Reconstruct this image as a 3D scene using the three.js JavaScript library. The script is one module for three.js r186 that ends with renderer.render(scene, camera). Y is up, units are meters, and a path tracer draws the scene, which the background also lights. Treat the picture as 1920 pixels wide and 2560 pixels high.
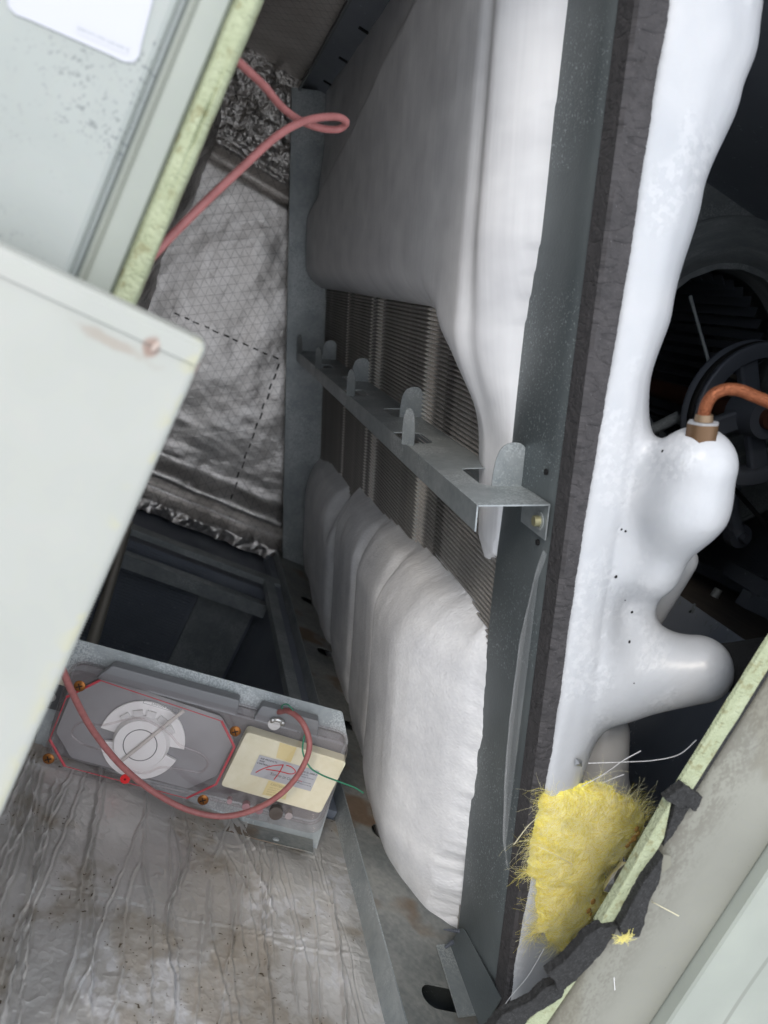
import * as THREE from 'three';
import { mergeGeometries, mergeVertices, toCreasedNormals } from 'three/addons/utils/BufferGeometryUtils.js';
import { RoundedBoxGeometry } from 'three/addons/geometries/RoundedBoxGeometry.js';

// ---------------------------------------------------------------- camera, sky, sun, exposure
const V = (x, y, z) => new THREE.Vector3(x, y, z);
const EYE = V(0, 0.65, 0);
const scene = new THREE.Scene();
const camera = new THREE.PerspectiveCamera(67.0, 0.75, 0.05, 60);
camera.position.copy(EYE);
const CX = V(0.8685, 0.4436, 0.2214), CZ = V(-0.325, 0.1723, 0.9299);
CX.addScaledVector(CZ, -CX.dot(CZ) / CZ.lengthSq()).normalize(); CZ.normalize();
const CY = new THREE.Vector3().crossVectors(CZ, CX);
camera.quaternion.setFromRotationMatrix(new THREE.Matrix4().makeBasis(CX, CY, CZ));
camera.focus = 0.95; camera.userData.fStop = 6.5;
scene.add(camera);

const renderer = new THREE.WebGLRenderer();
renderer.toneMapping = THREE.LinearToneMapping;
renderer.toneMappingExposure = 1.52;
renderer.shadowMap.enabled = true;
{
  const w = 128, h = 64, a = new Float32Array(w * h * 4);
  for (let j = 0; j < h; j++) for (let i = 0; i < w; i++) {
    const el = Math.max(0, Math.sin(((j + 0.5) / h - 0.5) * Math.PI)), L = 1.3 * (1.12 - 0.3 * el), k = (j * w + i) * 4;
    a[k] = L * 0.95; a[k + 1] = L; a[k + 2] = L * 1.09; a[k + 3] = 1;
  }
  const t = new THREE.DataTexture(a, w, h, THREE.RGBAFormat, THREE.FloatType);
  t.mapping = THREE.EquirectangularReflectionMapping; t.magFilter = THREE.LinearFilter; t.needsUpdate = true;
  scene.background = t; scene.environment = t;
}
const sun = new THREE.DirectionalLight(0xfff4e6, 0.8);
sun.position.set(-1.56, 2.3, 1.7); sun.target.position.set(0.2, 0.6, -0.8);
sun.castShadow = true; sun.shadow.radius = 22; sun.shadow.mapSize.set(2048, 2048);
Object.assign(sun.shadow.camera, { left: -2, right: 2, top: 2, bottom: -2, near: 0.1, far: 9 });
scene.add(sun, sun.target);

// ---------------------------------------------------------------- pixels of the photograph -> rays
const FPX = 1933.6;
function ray(px, py) { return V(0, 0, 0).addScaledVector(CX, px - 960).addScaledVector(CY, 1280 - py).addScaledVector(CZ, -FPX).normalize(); }
const hit = (px, py, p0, n) => { const d = ray(px, py); return EYE.clone().addScaledVector(d, (p0.clone().sub(EYE).dot(n)) / d.dot(n)); };
const onZ = (px, py, z) => hit(px, py, V(0, 0, z), V(0, 0, 1));
const onY = (px, py, y) => hit(px, py, V(0, y, 0), V(0, 1, 0));
const onX = (px, py, x) => hit(px, py, V(x, 0, 0), V(1, 0, 0));
// the coil's face: a plane leaning 24 degrees; s runs up the slope, d out of the face to the left, z along the coil
const U = V(-0.4027, 0.9153, 0).normalize(), N = V(-U.y, U.x, 0), F0 = V(0.345, 0.65, 0);
const C = (s, d, z) => F0.clone().addScaledVector(U, s).addScaledVector(N, d).setZ(z);
const sd = (p) => { const q = p.clone().sub(F0); return [q.dot(U), q.dot(N), p.z]; };

// ---------------------------------------------------------------- noise, textures
let seed = 7;
const rnd = () => { seed = (seed + 0x6d2b79f5) | 0; let t = Math.imul(seed ^ (seed >>> 15), 1 | seed); t = (t + Math.imul(t ^ (t >>> 7), 61 | t)) ^ t; return ((t ^ (t >>> 14)) >>> 0) / 4294967296; };
const hash = (x, y, z) => { let h = (x * 374761393 + y * 668265263 + z * 1274126177) | 0; h = Math.imul(h ^ (h >>> 13), 1274126177); h ^= h >>> 16; return (h >>> 0) / 4294967296; };
const sm = (t) => t * t * (3 - 2 * t), lerp = (a, b, t) => a + (b - a) * t, clamp = (x, a = 0, b = 1) => Math.min(b, Math.max(a, x));
const smooth = (a, b, x) => sm(clamp((x - a) / (b - a)));
const wrap = (i, p) => (p ? ((i % p) + p) % p : i);
function n2(x, y, p = 0, q = p, k = 0) {
  const i = Math.floor(x), j = Math.floor(y), u = sm(x - i), v = sm(y - j), a = wrap(i, p), b = wrap(i + 1, p), c = wrap(j, q), d = wrap(j + 1, q);
  return lerp(lerp(hash(a, c, k), hash(b, c, k), u), lerp(hash(a, d, k), hash(b, d, k), u), v);
}
function n3(x, y, z) {
  const i = Math.floor(x), j = Math.floor(y), k = Math.floor(z), u = sm(x - i), v = sm(y - j), w = sm(z - k);
  const f = (c) => lerp(lerp(hash(i, j, c), hash(i + 1, j, c), u), lerp(hash(i, j + 1, c), hash(i + 1, j + 1, c), u), v);
  return lerp(f(k), f(k + 1), w);
}
function fbm(x, y, p = 0, q = p, oct = 4, k = 0) { let s = 0, a = 0.5, m = 1; for (let o = 0; o < oct; o++) { s += a * n2(x * m, y * m, p * m, q * m, k + o * 7); a *= 0.5; m *= 2; } return s / (1 - Math.pow(0.5, oct)); }
function fb3(x, y, z, oct = 3) { let s = 0, a = 0.5, m = 1; for (let o = 0; o < oct; o++) { s += a * n3(x * m + 11 * o, y * m, z * m); a *= 0.5; m *= 2; } return s / (1 - Math.pow(0.5, oct)); }
// a texture that covers `size` metres; fn(u, v) gives sRGB 0..1 (or one grey value)
function tex(n, size, fn, srgb = true) {
  const a = new Uint8Array(n * n * 4);
  for (let j = 0; j < n; j++) for (let i = 0; i < n; i++) {
    const c = fn((i + 0.5) / n, (j + 0.5) / n), k = (j * n + i) * 4, r = Array.isArray(c) ? c : [c, c, c];
    for (let m = 0; m < 3; m++) a[k + m] = clamp(r[m]) * 255; a[k + 3] = 255;
  }
  const t = new THREE.DataTexture(a, n, n); t.wrapS = t.wrapT = THREE.RepeatWrapping; t.magFilter = THREE.LinearFilter; t.minFilter = THREE.LinearMipmapLinearFilter; t.generateMipmaps = true;
  if (srgb) t.colorSpace = THREE.SRGBColorSpace;
  t.repeat.set(1 / size, 1 / size); t.needsUpdate = true; return t;
}
function canvasTex(w, h, draw) {
  const c = document.createElement('canvas'); c.width = w; c.height = h; draw(c.getContext('2d'), w, h);
  const t = new THREE.CanvasTexture(c); t.colorSpace = THREE.SRGBColorSpace; return t;
}
const mat = (color, roughness, metalness = 0, o = {}) => new THREE.MeshPhysicalMaterial({ color, roughness, metalness, side: THREE.DoubleSide, ...o });
const mix3 = (a, b, t) => [lerp(a[0], b[0], t), lerp(a[1], b[1], t), lerp(a[2], b[2], t)];

const galvMap = tex(1024, 0.4, (u, v) => {
  const a = fbm(u * 10, v * 10, 10, 10, 4), b = fbm(u * 60, v * 60, 60, 60, 2, 3), w = n2(u * 300, v * 300, 300, 300, 9), pat = fbm(u * 6, v * 6, 6, 6, 3, 20);
  let c = mix3([0.53, 0.56, 0.57], [0.72, 0.735, 0.735], clamp(a * 0.7 + b * 0.4 - 0.1));
  if (w > 0.8 - 0.3 * smooth(0.5, 0.75, pat)) c = mix3(c, [0.8, 0.82, 0.82], 0.55 * smooth(0.42, 0.7, pat));
  return c;
});
const galvBump = tex(512, 0.2, (u, v) => 0.6 * n2(u * 120, v * 120, 120, 120, 4) + 0.4 * fbm(u * 30, v * 30, 30, 30, 3, 8), false);
const galv = mat(0xffffff, 0.46, 0.45, { map: galvMap, bumpMap: galvBump, bumpScale: 0.0003 });
const galvBlueMap = tex(1024, 0.5, (u, v) => {
  const a = fbm(u * 7, v * 7, 7, 7, 5), b = n2(u * 380, v * 380, 380, 380, 9), pat = fbm(u * 5, v * 5, 5, 5, 3, 31);
  let c = mix3([0.335, 0.365, 0.375], [0.455, 0.48, 0.485], a);
  if (b > 0.985 - 0.16 * smooth(0.55, 0.7, pat)) c = mix3(c, [0.75, 0.78, 0.78], 0.5);
  return c;
});
const galvBlue = mat(0xffffff, 0.42, 0.4, { map: galvBlueMap, bumpMap: galvBump, bumpScale: 0.0002 });
const panMap = tex(1024, 0.6, (u, v) => {
  const a = fbm(u * 9, v * 9, 9, 9, 5), r = fbm(u * 7, v * 7, 7, 7, 4, 50), w = fbm(u * 120, v * 120, 120, 120, 2, 5);
  let c = mix3([0.40, 0.42, 0.42], [0.62, 0.62, 0.60], clamp(a * 1.1 + (w - 0.5) * 0.5));
  return mix3(c, [0.42, 0.30, 0.20], 0.6 * smooth(0.62, 0.78, r));
});
const panMat = mat(0xffffff, 0.5, 0.35, { map: panMap, bumpMap: galvBump, bumpScale: 0.0004 });
const iceBump = tex(1024, 0.3, (u, v) => 0.5 * fbm(u * 14, v * 14, 14, 14, 5) + 0.5 * n2(u * 150, v * 150, 150, 150, 3), false);
const iceMap = tex(1024, 0.3, (u, v) => {
  const a = fbm(u * 12, v * 12, 12, 12, 5), g = smooth(0.46, 0.62, fbm(u * 70, v * 70, 70, 70, 3, 12)) * smooth(0.42, 0.6, fbm(u * 7, v * 7, 7, 7, 3, 44));
  return mix3(mix3([0.68, 0.692, 0.708], [0.755, 0.758, 0.765], clamp(0.5 * a + 0.9 * fbm(u * 4, v * 4, 4, 4, 3, 21) - 0.2)), [0.81, 0.812, 0.817], 0.3 * g);
});
const frostBump = tex(1024, 0.3, (u, v) => { const p = smooth(0.42, 0.6, fbm(u * 7, v * 7, 7, 7, 3, 44)); return 0.4 * fbm(u * 12, v * 12, 12, 12, 3) + (0.12 + 0.3 * p) * fbm(u * 90, v * 90, 90, 90, 3, 12); }, false);
const ice = mat(0xffffff, 0.42, 0, { map: iceMap, bumpMap: frostBump, bumpScale: 0.0011, clearcoat: 0.35, clearcoatRoughness: 0.25 });
const streakBump = tex(1024, 0.4, (u, v) => 0.5 * fbm(u * 220, v * 9, 220, 9, 3) + 0.5 * fbm(u * 30, v * 30, 30, 30, 4, 6), false);
const frostMap = tex(1024, 0.4, (u, v) => { const a = fbm(u * 160, v * 6, 160, 6, 3), b = fbm(u * 9, v * 9, 9, 9, 4, 4); return mix3([0.78, 0.782, 0.795], [0.95, 0.952, 0.956], clamp(0.22 * a + 0.85 * b)); });
const frost = mat(0xffffff, 0.5, 0, { map: frostMap, bumpMap: streakBump, bumpScale: 0.00025, clearcoat: 0.2, clearcoatRoughness: 0.35 });
const grainMap = tex(512, 0.3, (u, v) => { const a = fbm(u * 9, v * 9, 9, 9, 5), g = fbm(u * 90, v * 90, 90, 90, 2, 4), k = fbm(u * 60, v * 5, 60, 5, 3, 14); return mix3([0.80, 0.805, 0.82], [0.95, 0.952, 0.956], clamp(0.8 * a + 0.3 * g + 0.12 * k - 0.02)); });
const grain = mat(0xffffff, 0.55, 0, { map: grainMap, bumpMap: iceBump, bumpScale: 0.0007, clearcoat: 0.2, clearcoatRoughness: 0.35 });
const foamBump = tex(1024, 0.15, (u, v) => { const c = Math.abs(fbm(u * 6, v * 14, 6, 14, 4) - 0.5) * 8; return clamp(0.35 + 0.6 * fbm(u * 40, v * 40, 40, 40, 3, 2) - 0.22 * Math.exp(-c * c * 6)); }, false);
const foamMap = tex(512, 0.15, (u, v) => { const a = fbm(u * 20, v * 20, 20, 20, 4), w = n2(u * 200, v * 200, 200, 200, 4); return mix3([0.20, 0.195, 0.20], [0.28, 0.27, 0.275], a).map((x) => x + (w > 0.965 ? 0.25 : 0)); });
const foam = mat(0xffffff, 0.85, 0, { map: foamMap, bumpMap: foamBump, bumpScale: 0.003 });
const gasketBlack = mat(0xffffff, 0.9, 0, { map: tex(256, 0.05, (u, v) => { const w = n2(u * 90, v * 90, 90, 90, 4), a = fbm(u * 20, v * 20, 20, 20, 3); return 0.08 + 0.1 * a + (w > 0.9 ? 0.22 : 0); }), bumpMap: foamBump, bumpScale: 0.003 });
const foilMap = tex(1024, 0.36, (u, v) => {
  const a = fbm(u * 8, v * 8, 8, 8, 5), L = (x) => { const f = Math.abs(x - Math.round(x)); return f < 0.03 ? 1 : 0; };
  const g = Math.max(L(u * 18), L(u * 9 + v * 14), L(v * 14 - u * 9));
  return mix3([0.82, 0.80, 0.78], [0.93, 0.915, 0.90], a).map((x) => x * (1 - 0.17 * g * (0.5 + fbm(u * 30, v * 30, 30, 30, 2, 3))));
});
const foilBump = tex(1024, 0.36, (u, v) => {
  const L = (x) => { const f = Math.abs(x - Math.round(x)) / 0.07; return Math.exp(-f * f); };
  const g = Math.max(L(u * 18), L(u * 9 + v * 14), L(v * 14 - u * 9));
  return clamp(0.22 * g + 0.78 * fbm(u * 26, v * 26, 26, 26, 4));
}, false);
const foil = mat(0xffffff, 0.42, 0.92, { map: foilMap, bumpMap: foilBump, bumpScale: 0.0006 });
const crinkBump = tex(1024, 0.3, (u, v) => { const r = 1 - Math.abs(2 * fbm(u * 16, v * 16, 16, 16, 4) - 1); return clamp(0.7 * r * r + 0.3 * fbm(u * 50, v * 50, 50, 50, 3, 5)); }, false);
const foilCrinkled = mat(0xffffff, 0.4, 0.9, { map: foilMap, bumpMap: crinkBump, bumpScale: 0.005 });
const navyMap = tex(512, 0.5, (u, v) => { const a = fbm(u * 8, v * 8, 8, 8, 5), w = n2(u * 160, v * 160, 160, 160, 3), pat = fbm(u * 9, v * 9, 9, 9, 3, 40); return mix3([0.46, 0.485, 0.53], [0.54, 0.565, 0.60], a).map((x) => x + (w > 0.93 && pat > 0.55 ? 0.22 : 0)); });
const navy = mat(0xffffff, 0.5, 0.1, { map: navyMap });
const blackIron = mat(0x5a5f68, 0.5, 0.2);
const paintMap = tex(1024, 0.3, (u, v) => { const a = fbm(u * 6, v * 6, 6, 6, 5); return mix3([0.54, 0.56, 0.53], [0.60, 0.62, 0.585], a); });
const paintDirtyMap = tex(1024, 0.3, (u, v) => {
  const a = fbm(u * 6, v * 6, 6, 6, 5), pat = smooth(0.30, 0.52, fbm(u * 5, v * 5, 5, 5, 4, 17)) * (0.3 + 0.7 * smooth(0.30, 0.42, u)), m = n2(u * 260, v * 260, 260, 260, 8) * 0.6 + n2(u * 130, v * 130, 130, 130, 2) * 0.4;
  let c = mix3([0.58, 0.60, 0.585], [0.63, 0.648, 0.63], a);
  return mix3(c, [0.38, 0.40, 0.40], 0.6 * smooth(0.70 - 0.12 * pat, 0.92 - 0.12 * pat, m) * pat);
});
const paint = mat(0xffffff, 0.45, 0, { map: paintMap });
const paintDirty = mat(0xffffff, 0.42, 0, { map: paintDirtyMap });
const greenMap = tex(512, 0.08, (u, v) => { const a = fbm(u * 10, v * 10, 10, 10, 5), r = fbm(u * 14, v * 14, 14, 14, 4, 9); return mix3(mix3([0.585, 0.615, 0.49], [0.665, 0.69, 0.575], a), [0.48, 0.46, 0.32], 0.55 * smooth(0.54, 0.8, r)); });
const green = mat(0xffffff, 0.75, 0, { map: greenMap, bumpMap: tex(256, 0.03, (u, v) => fbm(u * 20, v * 20, 20, 20, 4), false), bumpScale: 0.0015 });

// ---------------------------------------------------------------- geometry helpers
function uvMetres(g) {      // uv in metres from the face direction
  g = g.index ? g.toNonIndexed() : g; const p = g.attributes.position, uv = new Float32Array(p.count * 2), a = V(), b = V(), c = V();
  for (let i = 0; i < p.count; i += 3) {
    a.fromBufferAttribute(p, i); b.fromBufferAttribute(p, i + 1).sub(a); c.fromBufferAttribute(p, i + 2).sub(a); b.cross(c);
    const x = Math.abs(b.x), y = Math.abs(b.y), z = Math.abs(b.z);
    for (let k = 0; k < 3; k++) { a.fromBufferAttribute(p, i + k); uv.set(x > y && x > z ? [a.z, a.y] : y > z ? [a.x, a.z] : [a.x, a.y], (i + k) * 2); }
  }
  g.setAttribute('uv', new THREE.BufferAttribute(uv, 2)); return g;
}
const box = (x0, x1, y0, y1, z0, z1, r = 0) => {
  const g = r ? new RoundedBoxGeometry(Math.abs(x1 - x0), Math.abs(y1 - y0), Math.abs(z1 - z0), 2, r) : new THREE.BoxGeometry(Math.abs(x1 - x0), Math.abs(y1 - y0), Math.abs(z1 - z0));
  return uvMetres(g.translate((x0 + x1) / 2, (y0 + y1) / 2, (z0 + z1) / 2));
};
const names = {};
const numbered = (n) => { const k = names[n] = (names[n] ?? -1) + 1; return k ? n + '_' + String(k).padStart(3, '0') : n; };
function part(name, g, m, parent, label) {
  const o = new THREE.Mesh(Array.isArray(g) ? mergeGeometries(g.map((x) => (x.index ? x.toNonIndexed() : x))) : g, m);
  o.name = name; o.castShadow = o.receiveShadow = true; parent.add(o); if (label) o.userData.label = label; return o;
}
function tag(o, label, category, group) { o.userData.label = label; if (category) o.userData.category = category; if (group) o.userData.group = group; return o; }
function thing(name, label, category, group) { const o = new THREE.Group(); o.name = numbered(name); scene.add(o); return tag(o, label, category, group); }
function solo(name, g, m, label, category, group) { return tag(part(numbered(name), g, m, scene), label, category, group); }
function struct(name, g, m, label) { const o = part(numbered(name), g, m, scene); o.userData.kind = 'structure'; o.userData.label = label; return o; }
// a sheet from a grid; fn(u, v) -> [Vector3, uvx, uvy, keep]
function sheet(nu, nv, fn) {
  const pos = [], uv = [], keep = [], idx = [];
  for (let j = 0; j <= nv; j++) for (let i = 0; i <= nu; i++) { const [p, a, b, k = true] = fn(i / nu, j / nv); pos.push(p.x, p.y, p.z); uv.push(a, b); keep.push(k); }
  const at = (i, j) => j * (nu + 1) + i;
  for (let j = 0; j < nv; j++) for (let i = 0; i < nu; i++) {
    const a = at(i, j), b = at(i + 1, j), c = at(i + 1, j + 1), d = at(i, j + 1);
    if (keep[a] || keep[b] || keep[c] || keep[d]) idx.push(a, b, c, a, c, d);
  }
  const g = new THREE.BufferGeometry(); g.setAttribute('position', new THREE.Float32BufferAttribute(pos, 3)); g.setAttribute('uv', new THREE.Float32BufferAttribute(uv, 2)); g.setIndex(idx); g.computeVertexNormals(); return g;
}
function tube(pts, r, seg = 60, rad = 10, closed = false) { return new THREE.TubeGeometry(new THREE.CatmullRomCurve3(pts, closed, 'centripetal'), seg, r, rad, closed); }
function prism(pts, depth, M, bevel = 0) {   // outline in the xy plane of matrix M, pulled out along its z
  const sh = pts instanceof THREE.Shape ? pts : new THREE.Shape(pts.map((p) => new THREE.Vector2(p[0], p[1])));
  const g = new THREE.ExtrudeGeometry(sh, { depth, bevelEnabled: bevel > 0, bevelSize: bevel, bevelThickness: bevel, bevelOffset: -bevel, bevelSegments: 2, curveSegments: 10 });
  const q = uvMetres(g); return M ? q.applyMatrix4(M) : q;
}
function surfaceNets(lo, hi, cell, f) {
  const n = [0, 1, 2].map((k) => Math.ceil((hi[k] - lo[k]) / cell) + 1), val = new Float32Array(n[0] * n[1] * n[2]), id = (i, j, k) => i + n[0] * (j + n[1] * k);
  for (let k = 0; k < n[2]; k++) for (let j = 0; j < n[1]; j++) for (let i = 0; i < n[0]; i++) val[id(i, j, k)] = f(lo[0] + i * cell, lo[1] + j * cell, lo[2] + k * cell);
  const vid = new Int32Array(val.length).fill(-1), pos = [], idx = [];
  const E = []; for (let a = 0; a < 8; a++) for (let b = a + 1; b < 8; b++) { const x = a ^ b; if (x === 1 || x === 2 || x === 4) E.push([a, b]); }
  for (let k = 0; k < n[2] - 1; k++) for (let j = 0; j < n[1] - 1; j++) for (let i = 0; i < n[0] - 1; i++) {
    const c = []; for (let a = 0; a < 8; a++) c.push(val[id(i + (a & 1), j + ((a >> 1) & 1), k + (a >> 2))]);
    let x = 0, y = 0, z = 0, m = 0;
    for (const [a, b] of E) if ((c[a] < 0) !== (c[b] < 0)) { const t = c[a] / (c[a] - c[b]); x += lerp(a & 1, b & 1, t); y += lerp((a >> 1) & 1, (b >> 1) & 1, t); z += lerp(a >> 2, b >> 2, t); m++; }
    if (m) { vid[id(i, j, k)] = pos.length / 3; pos.push(lo[0] + (i + x / m) * cell, lo[1] + (j + y / m) * cell, lo[2] + (k + z / m) * cell); }
  }
  const D = [[1, 0, 0], [0, 1, 0], [0, 0, 1]];
  for (let k = 1; k < n[2] - 1; k++) for (let j = 1; j < n[1] - 1; j++) for (let i = 1; i < n[0] - 1; i++) for (let a = 0; a < 3; a++) {
    const d = D[a], v0 = val[id(i, j, k)], v1 = val[id(i + d[0], j + d[1], k + d[2])];
    if ((v0 < 0) === (v1 < 0)) continue;
    const b = D[(a + 1) % 3], c = D[(a + 2) % 3], w = (p, q) => vid[id(i - p * b[0] - q * c[0], j - p * b[1] - q * c[1], k - p * b[2] - q * c[2])];
    const q = [w(0, 0), w(1, 0), w(1, 1), w(0, 1)]; if (q.some((x) => x < 0)) continue;
    if (v0 < 0) idx.push(q[0], q[1], q[2], q[0], q[2], q[3]); else idx.push(q[0], q[2], q[1], q[0], q[3], q[2]);
  }
  const g = new THREE.BufferGeometry(); g.setAttribute('position', new THREE.Float32BufferAttribute(pos, 3)); g.setIndex(idx); g.computeVertexNormals();
  const uv = []; for (let i = 0; i < pos.length; i += 3) uv.push(pos[i] + pos[i + 2] * 0.8, pos[i + 1]);
  g.setAttribute('uv', new THREE.Float32BufferAttribute(uv, 2)); return g;
}
const polyDist = (P, x, y, open) => { let m = 1e9; for (let i = 0; i < P.length - (open ? 1 : 0); i++) { const a = P[i], b = P[(i + 1) % P.length], dx = b[0] - a[0], dy = b[1] - a[1], t = clamp(((x - a[0]) * dx + (y - a[1]) * dy) / (dx * dx + dy * dy)); m = Math.min(m, Math.hypot(x - a[0] - t * dx, y - a[1] - t * dy)); } return m; };
const inPoly = (P, x, y) => { let c = false; for (let i = 0, j = P.length - 1; i < P.length; j = i++) if ((P[i][1] > y) !== (P[j][1] > y) && x < ((P[j][0] - P[i][0]) * (y - P[i][1])) / (P[j][1] - P[i][1]) + P[i][0]) c = !c; return c; };
const curve1 = (P, x) => { for (let i = 0; i < P.length - 1; i++) if (x <= P[i + 1][0] || i === P.length - 2) { const t = clamp((x - P[i][0]) / (P[i + 1][0] - P[i][0])); return lerp(P[i][1], P[i + 1][1], sm(t)); } };

// ---------------------------------------------------------------- the cabinet (setting)
struct('roof_surface', box(-9, 9, -0.36, -0.35, -9, 9), mat(0xffffff, 0.9, 0, { map: tex(256, 1.2, (u, v) => 0.78 + 0.1 * fbm(u * 20, v * 20, 20, 20, 4)) }), 'pale flat roof membrane that the cabinet stands on');
const creases = [];
for (let i = 0; i < 44; i++) creases.push({ x: -0.04 + 0.54 * rnd(), z0: -0.98 + 0.25 * rnd() * rnd(), len: 0.12 + 0.4 * rnd(), k: 100 + i, h: 0.002 + 0.0035 * rnd() * rnd(), w: 0.0009 + 0.0009 * rnd(), sl: (rnd() - 0.5) * (i % 4 ? 0.2 : 0.9) });
for (let i = 0; i < 5; i++) creases.push({ across: true, x: 0.02 + 0.3 * rnd(), z0: -0.9 + 0.35 * rnd(), len: 0.1 + 0.25 * rnd(), k: 200 + i, h: 0.0011, w: 0.0014, sl: (rnd() - 0.5) * 0.1 });
const floorH = (x, z) => {
  let h = 0.006 * (fbm(x * 7 + 9, z * 5 + 9, 0, 0, 3) - 0.5) + 0.0008 * (fbm(x * 45, z * 22, 0, 0, 3, 5) - 0.5);
  for (const c of creases) {
    const a = c.across ? z - c.z0 : x - c.x, b = c.across ? x - c.x : z - c.z0; if (b < 0 || b > c.len || Math.abs(a) > 0.06) continue;
    const e = a - c.sl * b - 0.016 * (n2(b * 11, 3, 0, 0, c.k) - 0.5) - 0.003 * (n2(b * 70, 3, 0, 0, c.k + 3) - 0.5), f = smooth(0, 0.03, b) * smooth(0, 0.05, c.len - b), q = e / c.w;
    if (Math.abs(q) < 6) h += c.h * f * (Math.exp(-q * q) - 0.55 * Math.exp(-Math.pow(q - 2.2, 2)));
  }
  return h;
};
const floorMap = tex(1024, 0.62, (u, v) => {
  const a = fbm(u * 7, v * 7, 7, 7, 5), w = fbm(u * 5, v * 5, 5, 5, 4, 12), st = fbm(u * 9, v * 9, 9, 9, 5, 33), f = n2(u * 200, v * 200, 200, 200, 5), g = fbm(u * 60, v * 60, 60, 60, 3, 2);
  let c = mix3([0.68, 0.668, 0.65], [0.90, 0.892, 0.88], a);
  c = mix3(c, [0.87, 0.87, 0.88], 0.6 * smooth(0.55, 0.7, w) * smooth(0.4, 0.6, g));
  c = mix3(c, [0.56, 0.515, 0.45], 0.5 * smooth(0.55, 0.66, st) * (0.4 + 0.9 * g));
  return mix3(c, [0.22, 0.17, 0.11], 0.8 * smooth(0.9, 0.97, f) * smooth(0.5, 0.6, st));
});
const floorRough = tex(512, 0.62, (u, v) => { const w = fbm(u * 5, v * 5, 5, 5, 4, 12), st = fbm(u * 9, v * 9, 9, 9, 5, 33); return 0.44 + 0.2 * smooth(0.5, 0.7, w) + 0.25 * smooth(0.56, 0.72, st); }, false);
const floorFoil = mat(0xffffff, 1, 0.62, { map: floorMap, roughnessMap: floorRough, bumpMap: crinkBump, bumpScale: 0.0015 });
struct('floor', sheet(420, 260, (u, v) => { const x = lerp(-0.09, 0.495, u), z = lerp(-0.40, -0.975, v); return [V(x, floorH(x, z), z), x, z]; }), floorFoil, 'wrinkled, stained aluminium foil lining the cabinet floor');
struct('floor_base', [box(-0.6, 1.6, -0.35, -0.012, -0.97, -0.42), box(-0.6, 0.0, -0.35, -0.012, -2.2, -0.9705), box(0.47, 1.6, -0.35, -0.012, -2.2, -0.9705), box(0.0005, 0.4695, -0.35, -0.012, -2.2, -1.88)], navy, 'dark sheet-metal base under the cabinet floor');
// back wall of foil-faced insulation
const wallZ = (x, y) => {
  const up = smooth(0.93, 0.97, y);
  let z = -2.15 + 0.012 * (fbm(x * 9 + 4, y * 7, 0, 0, 4) - 0.5) + 0.010 * (fbm(x * 3.5 + 2, y * 2.6 + 1, 0, 0, 2, 6) - 0.5) + up * (0.03 + 0.03 * (fbm(x * 28, y * 28, 0, 0, 4, 3) - 0.5));
  z += 0.02 * Math.exp(-Math.pow((y - 0.935 + 0.03 * (x - 0.05)) / 0.012, 2)) - 0.022 * Math.exp(-Math.pow((y - 0.91 + 0.03 * (x - 0.05)) / 0.012, 2));
  const low = smooth(0.5, 0.12, y); z += low * 0.007 * (fbm(x * 9, y * 34, 0, 0, 3, 9) - 0.5);
  z += 0.035 * smooth(0.16, 0.10, y) - 0.03 * smooth(0.10, 0.06, y) + 0.04 * smooth(0.06, 0.03, y) * (0.6 + 0.8 * fbm(x * 40, y * 30, 0, 0, 3, 2));
  return z;
};
const backWall = struct('wall_back', sheet(140, 190, (u, v) => { const x = lerp(-0.2, 0.62, u), y = lerp(0.0, 0.935, v); return [V(x, y, wallZ(x, y)), x, y]; }), foil, 'foil-faced insulation with a diamond scrim on the back wall');
part('crinkled_foil', sheet(160, 90, (u, v) => { const x = lerp(-0.2, 0.62, u), y = lerp(0.932, 1.17, v); return [V(x, y, wallZ(x, y) + 0.004), x, y]; }), foilCrinkled, backWall, 'crumpled foil above the fold');
const slitMat = mat(0x0c0c0d, 0.9);
for (const [a, b, n] of [[[430, 780], [700, 900], 11], [[700, 905], [575, 1250], 14]]) for (let i = 0; i < n; i++) {
  const t = (i + 0.5) / n, p = onZ(lerp(a[0], b[0], t) + 2 * Math.sin(i * 9), lerp(a[1], b[1], t), -2.146), q = onZ(b[0], b[1], -2.146).sub(onZ(a[0], a[1], -2.146));
  const g = new THREE.BoxGeometry(q.length() / n * (0.45 + 0.2 * rnd()), 0.0025 + 0.002 * rnd(), 0.004).rotateZ(Math.atan2(q.y, q.x)); p.z = wallZ(p.x, p.y) + 0.002;
  part('slit', g.translate(p.x, p.y, p.z), slitMat, backWall);
}
struct('wall_left', sheet(120, 90, (u, v) => { const z = lerp(-0.53, -2.2, u), y = lerp(0, 1.17, v), x = -0.085 - 0.05 * smooth(0.94, 0.98, y) + 0.05 * (fbm(z * 9, y * 9, 0, 0, 4, 6) - 0.5); return [V(x, y, z), z, y]; }), foilCrinkled, 'dark crumpled foil lining the side wall');
const ceil = struct('ceiling', sheet(60, 120, (u, v) => { const x = lerp(-0.2, 0.05, u), z = lerp(-0.50, -2.2, v); return [V(x, 1.163 + 0.004 * (fbm(x * 20, z * 6, 0, 0, 3) - 0.5), z), z, x]; }), foil, 'foil-lined underside of the cabinet roof');
part('roof_sheet', box(-0.6, 1.6, 1.172, 1.21, -2.25, -0.48), navy, ceil);
part('bare_strip', box(0.052, 0.34, 1.15, 1.171, -2.2, -0.50), navy, ceil, 'bare dark metal strip above the coil');
part('strip_flange', box(0.046, 0.0505, 1.125, 1.171, -2.2, -0.50), galvBlue, ceil);
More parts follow.
